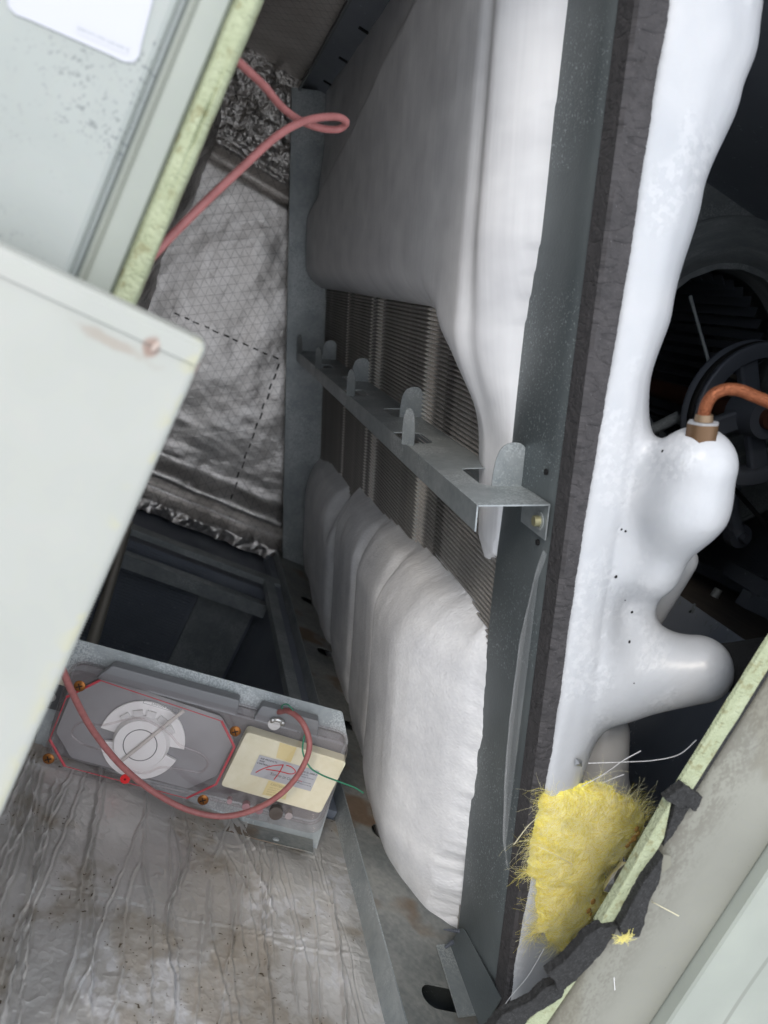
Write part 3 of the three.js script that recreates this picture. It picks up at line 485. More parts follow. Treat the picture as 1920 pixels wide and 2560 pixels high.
  for (const [x, y] of [[198, 1717], [120, 1899], [588, 1830], [507, 2002]]) {
    const p = dl(x, y, 0.003), s = part('screw', new THREE.SphereGeometry(0.0078, 24, 10, 0, 6.3, 0, 1.25).rotateX(Math.PI / 2).scale(1, 1, 0.55).translate(p[0], p[1], -0.0005), brass, t, 'brassy Phillips screw');
    part('cross_slot', [new THREE.BoxGeometry(0.0082, 0.0013, 0.001).rotateZ(0.5), new THREE.BoxGeometry(0.0013, 0.0082, 0.001).rotateZ(0.5)].map((g) => g.translate(p[0], p[1], 0.0041)), mat(0x1b120b, 0.8), s);
  }
  { const p = dl(313, 1947, 0.002); const b = part('button', new THREE.CylinderGeometry(0.0062, 0.0062, 0.004, 24).rotateX(Math.PI / 2).translate(p[0], p[1], 0.0028), mat(0xd8161c, 0.35), t, 'small red plug'); part('dimple', new THREE.CylinderGeometry(0.0012, 0.0012, 0.0006, 10).rotateX(Math.PI / 2).translate(p[0], p[1], 0.0051), slitMat, b); }
  const cream = part('circuit_housing', prism(roundPoly([[617, 1829], [867, 1905], [801, 2034], [551, 1964]].map(([x, y]) => dl(x, y, -0.004)), 0.006), 0.028, new THREE.Matrix4().makeTranslation(0, 0, -0.0345), 0.0015), mat(0xffffff, 0.55, 0, { map: tex(256, 0.06, (u, v) => mix3([0.88, 0.865, 0.74], [0.92, 0.91, 0.81], fbm(u * 9, v * 9, 9, 9, 4))) }), t, 'cream plastic circuit housing');
  const tape = mat(0xe2d49a, 0.4);
  part('tape', quadUV([[700, 1855], [742, 1868], [727, 1905], [690, 1893]].map(([x, y]) => dl(x, y, -0.004)), -0.0042), tape, cream);
  part('tape', quadUV([[672, 1950], [722, 1965], [714, 1998], [655, 1985]].map(([x, y]) => dl(x, y, -0.004)), -0.0042), mat(0xffffff, 0.5, 0, { map: canvasTex(256, 160, (g, w, h) => {
    g.fillStyle = '#e0d39c'; g.fillRect(0, 0, w, h); g.fillStyle = '#b3a77a'; g.font = 'bold 40px sans-serif'; g.fillText('CAUTION', 34, 44); g.font = '17px sans-serif';
    g.fillText('HIGH VOLTAGE', 40, 74); g.fillText('DISCONNECT POWER', 30, 98); g.fillText('BEFORE SERVICING', 34, 122); g.font = 'bold 20px sans-serif'; g.fillText('120VAC 50/60 HZ', 34, 150);
  }) }), cream);
  part('name_plate', quadUV([[649, 1886], [799, 1927], [776, 1977], [626, 1935]].map(([x, y]) => dl(x, y, -0.0038)), -0.0038), mat(0xffffff, 0.35, 0.15, { map: canvasTex(1024, 360, (g, w, h) => {
    g.fillStyle = '#b4b8bd'; g.fillRect(0, 0, w, h); g.fillStyle = '#22252a'; g.font = 'bold 40px sans-serif';
    g.fillText('AIR PRODUCTS', 40, 62); g.fillText('AND', 40, 106); g.fillText('CONTROLS', 20, 150);
    g.strokeStyle = '#c3121d'; g.lineWidth = 17; g.lineCap = 'round'; g.beginPath(); g.moveTo(70, 300); g.quadraticCurveTo(200, 120, 420, 60); g.stroke();
    g.beginPath(); g.moveTo(425, 55); g.quadraticCurveTo(430, 200, 390, 330); g.stroke(); g.beginPath(); g.moveTo(200, 205); g.quadraticCurveTo(420, 165, 570, 175); g.quadraticCurveTo(700, 150, 640, 90); g.quadraticCurveTo(560, 40, 480, 50); g.stroke();
    g.fillStyle = '#15171b'; g.font = '62px serif'; g.fillText('You’re in Control', 290, 275);
    g.font = 'bold 40px sans-serif'; g.fillText('Model SL-2000-P', 700, 90); g.font = '31px sans-serif'; g.fillText('Photoelectric', 700, 130); g.fillText('Duct Smoke Detector', 700, 168);
    g.fillStyle = '#b3222a'; g.font = 'bold 31px sans-serif'; g.fillText('Warning:', 700, 250); g.fillStyle = '#22252a'; g.font = '29px sans-serif'; g.fillText('Disconnect', 838, 250); g.fillText('power before servicing', 700, 288);
  }) }), cream, 'small silver name plate with red lettering');
  part('embossed_text', quadUV([[475, 1790], [387, 1764], [391, 1753], [479, 1779]].map(([x, y]) => dl(x - 30, y - 6, 0.001)), 0.0012), mat(0xffffff, 0.3, 0, { transparent: true, map: canvasTex(320, 50, (g, w, h) => { g.clearRect(0, 0, w, h); g.strokeStyle = 'rgba(150,150,150,0.5)'; g.lineWidth = 4; g.strokeRect(3, 3, w - 6, h - 6); g.fillStyle = 'rgba(150,150,150,0.6)'; g.font = 'bold 30px sans-serif'; g.fillText('TEST MAGNET', 50, 36); }) }), t);
  // row of small parts under the housing
  for (const [x, y, r, m] of [[575, 1996, 0.0035, 0xb9969a], [616, 2010, 0.0055, 0xa87c82], [648, 2018, 0.0055, 0xa87c82], [690, 2026, 0.0095, 0x4b433c], [722, 2032, 0.005, 0xa39b9b]]) { const p = dl(x, y, -0.02); part('terminal', new THREE.CylinderGeometry(r, r, 0.012, 16).rotateX(Math.PI / 2).translate(p[0], p[1], -0.022), mat(m, 0.4, 0.1), t); }
  // mounting ear and conduit fitting
  { const a = dl(136, 1734, -0.045), e = part('mounting_ear', prism(roundPoly([[a[0] - 0.012, a[1] - 0.016], [a[0] + 0.03, a[1] - 0.016], [a[0] + 0.03, a[1] + 0.018], [a[0] - 0.012, a[1] + 0.018]], 0.007), 0.004, new THREE.Matrix4().makeTranslation(0, 0, -0.0495), 0), mat(0x3f4143, 0.6), t);
    part('hex_screw', [new THREE.CylinderGeometry(0.0058, 0.0058, 0.0012, 20).rotateX(Math.PI / 2).translate(a[0], a[1], -0.0445), new THREE.CylinderGeometry(0.004, 0.0043, 0.005, 6).rotateX(Math.PI / 2).translate(a[0], a[1], -0.0425)], mat(0xa5a6a4, 0.35, 0.7), e); }
  { const p = dl(694, 1792, -0.03); const f = part('cable_clamp', [new THREE.TorusGeometry(0.0075, 0.003, 10, 24).rotateX(0.9).translate(p[0], p[1], -0.018), new THREE.CylinderGeometry(0.0085, 0.0085, 0.006, 20).rotateX(Math.PI / 2).translate(p[0] - 0.003, p[1] - 0.004, -0.021)], mat(0xb5b6b4, 0.3, 0.85), t, 'shiny metal cable clamp');
    for (const s of [-1, 1]) part('clamp_screw', new THREE.SphereGeometry(0.0034, 12, 8).translate(p[0] + s * 0.007, p[1] + 0.002, -0.013), mat(0xb5b6b4, 0.3, 0.85), f); }
  { const p = dl(775, 1822, -0.045); part('knockout', new THREE.TorusGeometry(0.0095, 0.0008, 6, 30).translate(p[0], p[1], -0.0503), greyBase, t); }
}

// ---------------------------------------------------------------- cables
const cableMap = tex(256, 0.05, (u, v) => mix3([0.55, 0.33, 0.32], [0.66, 0.42, 0.41], fbm(u * 8, v * 8, 8, 8, 4)));
const cableMat = mat(0xffffff, 0.5, 0, { map: cableMap, bumpMap: tex(128, 0.02, (u, v) => fbm(u * 12, v * 12, 12, 12, 3), false), bumpScale: 0.0002 });
const along = (g, L, r) => { const uv = g.attributes.uv; for (let i = 0; i < uv.count; i++) uv.setXY(i, uv.getX(i) * L, uv.getY(i) * 6.28 * r); return g; };
solo('cable', along(tube([[70, 1480, -0.66], [110, 1565, -0.70], [140, 1632, -0.74], [180, 1730, -0.79], [235, 1830, -0.83], [310, 1920, -0.85], [400, 1990, -0.86], [480, 2028, -0.862], [560, 2041, -0.858], [640, 2022, -0.853], [710, 1978, -0.85], [758, 1915, -0.85], [774, 1860, -0.855], [756, 1806, -0.872], [722, 1778, -0.895], [696, 1780, -0.918]].map((p) => onZ(...p)), 0.0038, 160, 12), 0.8, 0.0038), cableMat, 'faded red cable drooping across the front of the smoke detector', 'cable');
solo('cable', along(tube([[545, 95, -0.525], [588, 146, -0.545], [660, 215, -0.585], [705, 268, -0.615], [752, 302, -0.640], [810, 322, -0.660], [850, 322, -0.667], [866, 308, -0.663], [852, 295, -0.655], [810, 293, -0.640], [748, 308, -0.617], [690, 342, -0.600], [600, 424, -0.575], [500, 518, -0.550], [400, 620, -0.530], [330, 700, -0.515]].map((p) => onZ(...p)), 0.0028, 160, 12), 0.6, 0.0028), cableMat, 'faded red cable looping out from the left frame above the ice', 'cable');
const wireMat = mat(0x2f7a5c, 0.45);
solo('green_wire', tube([[715, 1772, -0.905], [735, 1788, -0.885], [764, 1828, -0.865], [760, 1845, -0.86], [757, 1880, -0.855], [775, 1918, -0.848], [800, 1935, -0.85], [850, 1955, -0.86], [885, 1968, -0.865], [908, 1982, -0.87]].map((p) => onZ(...p)), 0.0011, 90, 8), wireMat, 'thin green wire running over the cream housing to its free end', 'wire');
solo('green_wire', tube([[712, 1778, -0.908], [704, 1766, -0.90], [716, 1760, -0.895], [730, 1772, -0.89], [738, 1790, -0.885]].map((p) => onZ(...p)), 0.0009, 40, 6), wireMat, 'short green wire curl at the cable clamp', 'wire');

// ---------------------------------------------------------------- casing left and right of the opening
const KF = 0.48 / 0.42, front = (P) => P.map(([x, z]) => [x * KF, z - 0.06]);      // the casing's front plane lies at z = -0.48
const wallProfile = (P, y0, y1, m, cr = 0.4) => toCreasedNormals(sheet(P.length - 1, 1, (u, v) => { const p = P[Math.round(u * (P.length - 1))]; return [V(p[0], lerp(y0, y1, v), p[1]), p[0] + p[1] * 0.7, lerp(y0, y1, v)]; }), cr);
{
  const t = thing('cabinet_casing', 'pale grey-green cabinet casing beside the opening, speckled with mould', 'casing');
  part('door_panel', wallProfile(front([[-0.6, -0.452], [-0.128, -0.452], [-0.1275, -0.43], [-0.126, -0.424], [-0.1215, -0.42], [-0.0575, -0.42], [-0.0555, -0.4215], [-0.054, -0.428], [-0.0525, -0.4285]]), -0.35, 1.25), paintDirty, t);
  part('post', wallProfile(front([[-0.0525, -0.43], [-0.049, -0.4285], [-0.046, -0.4235], [-0.035, -0.4235], [-0.0335, -0.426], [-0.0335, -0.47], [-0.09, -0.47]]), -0.35, 1.25), paint, t);
  const gy = 60; part('insulation_edge', toCreasedNormals(sheet(8, gy * 3, (u, v) => { const a = u * Math.PI, y = lerp(0.1, 1.16, v), k = 0.0012 * (fbm(y * 40, u * 6, 0, 0, 4) - 0.5), cr = 0.004 * Math.exp(-Math.pow((u - 0.68 - 0.07 * (fbm(y * 25, 1, 0, 0, 3) - 0.5)) / 0.05, 2)) * smooth(0.42, 0.6, fbm(y * 14, 4, 0, 0, 3) + 0.12); const P = front([[-0.0332, -0.45], [-0.0332, -0.426], [-0.031, -0.4205], [-0.0285, -0.4195], [-0.027, -0.4195], [-0.0255, -0.4195], [-0.024, -0.4195], [-0.0222, -0.4215], [-0.0222, -0.45]])[Math.round(u * 8)]; return [V(P[0] + k, y, P[1] + k - cr), P[0] + P[1], y]; }), 0.7), green, t, 'pale green insulation edge');
  // white sticker
  const s = [[12, 22], [322, 158]].map(([x, y]) => onZ(x, y, -0.4795)), y0 = Math.min(s[0].y, s[1].y);
  const rot = Math.atan2(s[1].y - s[0].y, s[1].x - s[0].x), sw = s[1].x - s[0].x + 0.004;
  const st = part('sticker', prism(roundPoly(rectP(0, sw, 0, 0.15), 0.005), 0.0003, new THREE.Matrix4().makeRotationZ(rot).setPosition(s[0].x, s[0].y, -0.4799)), mat(0xb9babf, 0.4), t, 'white rounded paper sticker');
  part('print', quadUV([[sw * 0.52, 0.008], [sw * 0.92, 0.008], [sw * 0.92, 0.0035], [sw * 0.52, 0.0035]], 0).applyMatrix4(new THREE.Matrix4().makeRotationZ(rot).setPosition(s[0].x, s[0].y, -0.4794)), mat(0xffffff, 0.5, 0, { map: canvasTex(512, 64, (g, w, h) => { g.fillStyle = '#b9babf'; g.fillRect(0, 0, w, h); g.fillStyle = '#8b8f96'; for (let i = 0; i < 46; i++) { const a = 6 + i * 11; if (i % 9 === 7) continue; g.fillRect(a, 18 + 6 * rnd(), 3 + 4 * rnd(), 16 + 10 * rnd()); g.fillRect(a, 24, 8, 3); } }) }), st);
  part('sticker_border', tube(roundPoly(rectP(0, sw, 0, 0.15), 0.005).getSpacedPoints(60).slice(0, -1).map((p) => V(p.x, p.y, 0)), 0.00035, 160, 4, true).applyMatrix4(new THREE.Matrix4().makeRotationZ(rot).setPosition(s[0].x, s[0].y, -0.4795)), mat(0xb9bcc2, 0.4), st);
}
{
  // the removed cover leaning in front of the casing
  const t = thing('access_cover', 'off-white removed metal cover with a rust-stained corner, standing before the casing', 'cover');
  const x1 = 0.0181, yT = 0.6185;
  const m = mat(0xffffff, 0.42, 0, { map: (() => { const q = tex(1024, 0.4, (u, v) => {
    const x = x1 - 0.4 + u * 0.4, y = yT - 0.394 + v * 0.4, a = fbm(u * 8, v * 8, 8, 8, 5), b = fbm(u * 40, v * 40, 40, 40, 3, 6);
    let c = mix3([0.62, 0.63, 0.605], [0.66, 0.665, 0.64], a);
    const px = (x - x1 + 0.024) / 0.004, py = (y - yT + 0.0125) / 0.007, r = Math.hypot(px, py) + 1.2 * (b - 0.5);
    c = mix3(c, [0.46, 0.30, 0.24], 0.5 * smooth(1.1, 0.3, r));
    const e = Math.hypot((x - x1 + 0.043) / 0.024, (y - yT + 0.019 + 0.1 * (x - x1 + 0.04)) / 0.0035) + 1.6 * (b - 0.5); c = mix3(c, [0.52, 0.44, 0.38], 0.35 * smooth(1.2, 0.3, e));
    const edge = smooth(0.012, 0.0, x1 - x + 0.012 * (a - 0.5)); return mix3(c, [0.68, 0.67, 0.54], 0.55 * edge * smooth(0.35, 0.6, b + a - 0.5));
  }); q.repeat.set(2.5, 2.5); q.offset.set((0.4 - x1) * 2.5, (0.394 - yT) * 2.5); return q; })() });
  part('face', box(-0.34, x1, -0.349, yT, -0.432, -0.40, 0.005), m, t);
  part('top_hem', box(-0.339, x1 - 0.0015, yT - 0.0125, yT - 0.003, -0.4005, -0.3985, 0.0009), m, t);
  part('corner_dimple', new THREE.SphereGeometry(0.0019, 14, 10).scale(0.7, 1.6, 0.25).rotateZ(-0.3).translate(x1 - 0.0225, yT - 0.012, -0.3984), mat(0xa99a90, 0.5), t, 'rust-stained dimple');
}
{
  const t = thing('right_casing', 'grey-green painted casing panels right of the opening', 'casing');
  const dirty = mat(0xffffff, 0.5, 0, { map: tex(1024, 0.4, (u, v) => { const a = fbm(u * 6, v * 6, 6, 6, 5), s = fbm(u * 5, v * 3, 5, 3, 4, 77), w = n2(u * 180, v * 180, 180, 180, 5); let c = mix3([0.48, 0.48, 0.445], [0.535, 0.535, 0.495], a); c = mix3(c, [0.46, 0.45, 0.40], 0.7 * smooth(0.5, 0.6, s)); const X = ((u * 0.4 - 0.4 * 0 + 0.336) % 0.4 + 0.4) % 0.4, gr = 0.5 * fbm(u * 220, v * 150, 220, 150, 3, 61) + 0.5 * fbm(u * 40, v * 14, 40, 14, 4, 8), gz = smooth(0.19, 0.15, X) * smooth(0.36, 0.66, gr); c = mix3(c, [0.34, 0.325, 0.29], 0.4 * gz); return w > 0.985 ? c.map((x) => x * 0.75) : c; }) });
  const streaked = mat(0xffffff, 0.45, 0, { map: tex(1024, 0.5, (u, v) => { const a = fbm(u * 8, v * 8, 8, 8, 5), k = n2(u * 46 + 0.6 * n2(u * 8, v * 7, 8, 7, 4), v * 1.01, 46, 1, 66), d = smooth(0.83, 0.9, k); return mix3(mix3([0.54, 0.56, 0.53], [0.60, 0.62, 0.585], a), [0.45, 0.46, 0.43], 0.55 * d); }) });
  part('jamb', wallProfile(front([[0.56, -0.49], [0.52, -0.478], [0.479, -0.447], [0.4715, -0.438], [0.4705, -0.431], [0.473, -0.426], [0.484, -0.4195], [0.50, -0.4165], [0.549, -0.4155], [0.549, -0.43]]), -0.35, 1.25, null, 0.7), dirty, t);
  part('side_panel', wallProfile(front([[0.551, -0.43], [0.551, -0.404], [0.5525, -0.4015], [0.556, -0.40], [1.62, -0.40]]), -0.35, 1.25), streaked, t);
  const q = (P) => P.map(([x, y]) => { const r = onZ(x, y, -0.48); return [r.x, r.y]; }), at = (z) => new THREE.Matrix4().makeTranslation(0, 0, z - 0.06);
  const g0 = onZ(1701, 1953, -0.48).y;
  part('insulation_edge', toCreasedNormals(sheet(6, 150, (u, v) => { const y = lerp(g0 - 0.01, 1.15, v), k = 0.001 * (fbm(y * 50, u * 5, 0, 0, 4) - 0.5), P = front([[0.466, -0.436], [0.4455, -0.4235], [0.4462, -0.4205], [0.452, -0.4195], [0.459, -0.4195], [0.4615, -0.4215], [0.466, -0.436]])[Math.round(u * 6)]; return [V(P[0] + k, y, P[1] + k), P[0] + P[1], y]; }), 0.6), green, t, 'pale green insulation edge');
  part('torn_insulation', prism(q([[1684, 1998], [1664, 2100], [1605, 2205], [1535, 2312], [1498, 2322], [1545, 2245], [1610, 2130], [1660, 2045]]), 0.008, at(-0.431), 0.0012), green, t, 'torn pale green insulation facing');
  part('torn_insulation', prism(q([[1420, 2470], [1300, 2600], [1360, 2600], [1470, 2440]]), 0.006, at(-0.434), 0.001), green, t);
  // black gasket: a thin line beside the green edge, then torn pieces
  part('gasket_line', box(0.4622 * KF, 0.4685 * KF, 0.40, 1.15, -0.493, -0.4845, 0.002), gasketBlack, t);
  const rag = (P, z, d) => {     // torn foam: outline made ragged
    const o = [], Q = q(P); for (let i = 0; i < Q.length; i++) { const a = Q[i], b = Q[(i + 1) % Q.length], n = Math.max(2, Math.round(Math.hypot(b[0] - a[0], b[1] - a[1]) / 0.003)); for (let k = 0; k < n; k++) o.push([lerp(a[0], b[0], k / n) + 0.0013 * (rnd() - 0.5), lerp(a[1], b[1], k / n) + 0.0013 * (rnd() - 0.5)]); }
    return part('gasket_piece', prism(o, d, at(z), 0.0006), gasketBlack, t, 'torn black foam gasket');
  };
  rag([[1701, 1953], [1748, 1983], [1730, 2020], [1706, 2004], [1690, 2012], [1654, 1988]], -0.422, 0.007);
  rag([[1690, 2012], [1728, 2018], [1680, 2095], [1658, 2118]], -0.427, 0.006);
  rag([[1648, 2126], [1640, 2190], [1614, 2240], [1600, 2300], [1588, 2330], [1541, 2322], [1541, 2300], [1567, 2250], [1600, 2190]], -0.423, 0.009);
  rag([[1494, 2312], [1540, 2308], [1530, 2330], [1500, 2375], [1436, 2443], [1394, 2475], [1380, 2440], [1363, 2428], [1400, 2400], [1431, 2370], [1460, 2335]], -0.425, 0.008);
  rag([[1415, 2459], [1410, 2496], [1326, 2548], [1290, 2600], [1200, 2610], [1258, 2543], [1331, 2506], [1370, 2470]], -0.43, 0.008);
  const pe = onZ(1655, 2140, -0.475);
  part('paint_peel', prism([[0, 0], [0.006, 0.002], [0.011, -0.006], [0.008, -0.016], [0.002, -0.012]], 0.0008, new THREE.Matrix4().makeRotationY(-0.3).setPosition(pe.x + 0.004, pe.y, -0.4785)), dirty, t);
}

// ---------------------------------------------------------------- yellow fibreglass
{
  const t = thing('fibreglass_tuft', 'torn tuft of yellow fibreglass insulation stuck to the header ice', 'insulation');
  const P = [[1363, 1992], [1420, 1985], [1500, 1974], [1545, 1990], [1580, 2022], [1612, 2042], [1622, 2062], [1606, 2100], [1598, 2135], [1570, 2160], [1530, 2172], [1520, 2200], [1535, 2260], [1505, 2285], [1480, 2320], [1450, 2345], [1430, 2400], [1412, 2390], [1395, 2370], [1360, 2352], [1330, 2350], [1340, 2280], [1332, 2200], [1330, 2150], [1342, 2080], [1350, 2020]].map(([x, y]) => { const p = onZ(x, y, -0.594); return [p.x, p.y]; });
  const xs = P.map((p) => p[0]), ys = P.map((p) => p[1]), X0 = Math.min(...xs) - 0.006, X1 = Math.max(...xs) + 0.006, Y0 = Math.min(...ys) - 0.006, Y1 = Math.max(...ys) + 0.006;
  const H = (x, y) => { const w = 0.016 * (fbm(x * 70, y * 70, 0, 0, 4, 3) - 0.5), D = (inPoly(P, x, y) ? 1 : -1) * polyDist(P, x, y) + w; return D <= 0 ? -1 : 0.012 * round(D / 0.03) * (0.7 + 0.6 * fbm(x * 20, y * 24, 0, 0, 3, 6)) + 0.0012 * (fbm(x * 190 + 9 * fbm(x * 30, y * 30, 0, 0, 2), y * 90, 0, 0, 4, 5) - 0.5); };
  const woolMap = tex(512, 0.06, (u, v) => { const a = fbm(u * 10 + 0.4 * fbm(u * 5, v * 5, 5, 5, 2), v * 10, 10, 10, 4), b = fbm(u * 4, v * 4, 4, 4, 3, 9); return mix3([0.965, 0.90, 0.33], [0.985, 0.965, 0.70], clamp(a * 0.9 + b * 0.8 - 0.3)); });
  const wool = mat(0xffffff, 0.95, 0, { map: woolMap, bumpMap: tex(512, 0.05, (u, v) => { const w = 2.5 * fbm(u * 6, v * 6, 6, 6, 2, 3); return fbm(u * 8 + w, v * 40 + 4 * w, 0, 0, 4, 2); }, false), bumpScale: 0.0025, sheen: 0.4, sheenColor: new THREE.Color(0xfff0a0), sheenRoughness: 0.7 });
  part('wool_body', sheet(120, 190, (u, v) => { const x = lerp(X0, X1, u), y = lerp(Y0, Y1, v), h = H(x, y); return [V(x, y, -0.604 + (h < 0 ? -0.004 : h)), x, y, h > 0]; }), wool, t);
  // fibres: thin curled ribbons following local flow
  const fibre = (n, len, rad, m, edge) => {
    const pos = [], idx = []; let made = 0, guard = 0;
    while (made < n && guard++ < n * 40) {
      const x0 = lerp(X0, X1, rnd()), y0 = lerp(Y0, Y1, rnd()), h = H(x0, y0); if (h < 0 || (edge && polyDist(P, x0, y0) > 0.009)) continue;
      let a = 6.28 * (fbm(x0 * 26, y0 * 26, 0, 0, 2, 8) * 2.4 + 0.12 * (rnd() - 0.5)); const p = V(x0, y0, -0.604 + h + 0.0004), L = len * (0.25 + 1.2 * rnd() * rnd() + 0.3 * rnd()), K = 7, cur = (rnd() - 0.5) * 0.8, lift = (edge ? 0.1 : 0.25) * (rnd() - 0.2);
      if (edge) { let best = 0, ba = a; for (let q = 0; q < 8; q++) { const b = q * 0.785, dd = inPoly(P, x0 + 0.01 * Math.cos(b), y0 + 0.01 * Math.sin(b)) ? 0 : 1; if (dd > best) { best = dd; ba = b + 0.6 * (rnd() - 0.5); } } a = ba; }
      const base = pos.length / 3;
      for (let k = 0; k <= K; k++) {
        const r = rad * (1 - 0.6 * k / K), nx = -Math.sin(a), ny = Math.cos(a);
        pos.push(p.x + nx * r, p.y + ny * r, p.z, p.x - nx * r * 0.5, p.y - ny * r * 0.5, p.z + r, p.x - nx * r * 0.5, p.y - ny * r * 0.5, p.z - r);
        p.x += Math.cos(a) * L / K; p.y += Math.sin(a) * L / K; const hh = H(p.x, p.y); p.z = edge || hh < 0 ? p.z + lift * L / K : lerp(p.z, -0.604 + hh + 0.0002 + 0.001 * rnd(), 0.85); a += cur + (rnd() - 0.5) * 0.35;
      }
      for (let k = 0; k < K; k++) for (let e = 0; e < 3; e++) { const q = base + k * 3, A = q + e, B = q + (e + 1) % 3; idx.push(A, B, B + 3, A, B + 3, A + 3); }
      made++;
    }
    const g = new THREE.BufferGeometry(); g.setAttribute('position', new THREE.Float32BufferAttribute(pos, 3)); g.setIndex(idx); g.computeVertexNormals(); const o = part('fibres', g, m, t); o.userData.kind = 'stuff'; return o;
  };
  fibre(5000, 0.026, 0.00014, mat(0xfbee80, 0.8)); fibre(4200, 0.03, 0.00013, mat(0xfff8cc, 0.8)); fibre(1500, 0.02, 0.00015, mat(0xe8cf4e, 0.85)); fibre(900, 0.009, 0.00011, mat(0xf3e68c, 0.8), true);
  const brown = mat(0xb58a48, 0.85), bits = (L) => { for (const [x, y, w] of L) { const p = onZ(x, y, -0.585), h = H(p.x, p.y); const g = new THREE.IcosahedronGeometry(0.0026 * w, 2), a = g.attributes.position; for (let i = 0; i < a.count; i++) { const k = 0.6 + 0.8 * fb3(a.getX(i) * 400, a.getY(i) * 400, a.getZ(i) * 400, 2); a.setXYZ(i, a.getX(i) * k, a.getY(i) * k * 1.3, a.getZ(i) * k * 0.5); } g.computeVertexNormals(); part('brown_binder', g.translate(p.x, p.y, -0.603 + Math.max(0.004, h * 0.95)), brown, t, 'scorched brown binder at the torn edge'); } };
  bits([[1593, 2110, 1.5], [1600, 2085, 1], [1580, 2128, 1.1], [1490, 2270, 1.2], [1478, 2290, 1.1], [1606, 2098, 0.9], [1586, 2118, 0.8], [1484, 2300, 0.8]]);
  // stiff loose strands
  const straw = mat(0xd9d2b0, 0.7), pale = mat(0xdedede, 0.6);
  for (const [m, r, pts] of [
    [pale, 0.00038, [[1455, 1966, -0.597], [1510, 1935, -0.58], [1560, 1900, -0.56], [1602, 1877, -0.55]]], [pale, 0.00038, [[1470, 1908, -0.596], [1560, 1905, -0.57], [1640, 1900, -0.54], [1700, 1885, -0.52], [1741, 1850, -0.51]]],
    [pale, 0.0004, [[1505, 1958, -0.59], [1535, 1945, -0.57], [1560, 1936, -0.56]]], [straw, 0.00034, [[1346, 2042, -0.585], [1320, 2065, -0.575], [1284, 2112, -0.57]]], [straw, 0.00034, [[1345, 2115, -0.57], [1390, 2138, -0.568], [1430, 2160, -0.57]]],
    [straw, 0.00034, [[1608, 2067, -0.575], [1650, 2085, -0.53], [1690, 2108, -0.50]]], [straw, 0.00034, [[1608, 2110, -0.575], [1640, 2130, -0.53], [1672, 2155, -0.51]]], [straw, 0.00034, [[1575, 2165, -0.575], [1600, 2190, -0.53], [1620, 2218, -0.50]]],
    [straw, 0.00038, [[1540, 2220, -0.56], [1600, 2240, -0.50], [1650, 2265, -0.47], [1697, 2290, -0.465]]], [pale, 0.00038, [[1490, 2320, -0.56], [1500, 2350, -0.52], [1530, 2400, -0.485], [1537, 2475, -0.475]]], [pale, 0.00038, [[1360, 2372, -0.59], [1320, 2440, -0.58], [1270, 2500, -0.57], [1230, 2562, -0.56]]],
    [straw, 0.0004, [[1590, 2145, -0.57], [1612, 2155, -0.52], [1635, 2158, -0.5]]], [straw, 0.0004, [[1550, 2230, -0.56], [1565, 2260, -0.5], [1568, 2255, -0.48]]]]) part('strand', tube(pts.map((p) => onZ(...p)), r, 24, 6), m, t);
  const fp = onZ(1545, 2190, -0.575), fl = new THREE.IcosahedronGeometry(0.012, 1), fa = fl.attributes.position; for (let i = 0; i < fa.count; i++) { const k = 0.5 + hash(Math.round(fa.getX(i) * 1e5), Math.round(fa.getY(i) * 1e5), 3); fa.setXYZ(i, fa.getX(i) * k * 0.7, fa.getY(i) * k * 1.5, fa.getZ(i) * k * 0.5); }
  part('foil_scrap', toCreasedNormals(fl, 0.1).translate(fp.x, fp.y, fp.z), mat(0xcfd0d2, 0.25, 0.9), t, 'crumpled scrap of bright foil');
  const f2 = onZ(1448, 1908, -0.595); part('foil_scrap', new THREE.OctahedronGeometry(0.006).scale(1.2, 0.7, 0.3).rotateZ(-0.5).translate(f2.x, f2.y, -0.596), mat(0xb9bcc0, 0.3, 0.8), t);
  const y2 = onZ(1555, 2340, -0.476); const tg = []; for (let i = 0; i < 90; i++) { const a = 0.5 + (rnd() - 0.5) * 1.6 + (rnd() > 0.5 ? 3.14 : 0), l = 0.002 + 0.005 * rnd() * rnd(), ox = 0.007 * (rnd() - 0.5), oy = 0.006 * (rnd() - 0.5), b = a + 1.6 * (rnd() - 0.5); tg.push(tube([V(y2.x + ox, y2.y + oy, -0.474), V(y2.x + ox + l * Math.cos(a), y2.y + oy + l * Math.sin(a), -0.472), V(y2.x + ox + l * (Math.cos(a) + Math.cos(b)), y2.y + oy + l * (Math.sin(a) + Math.sin(b)), -0.4735)], 0.00016, 6, 4)); }
  part('loose_wisp', tg, mat(0xe0d684, 0.8), t);
}

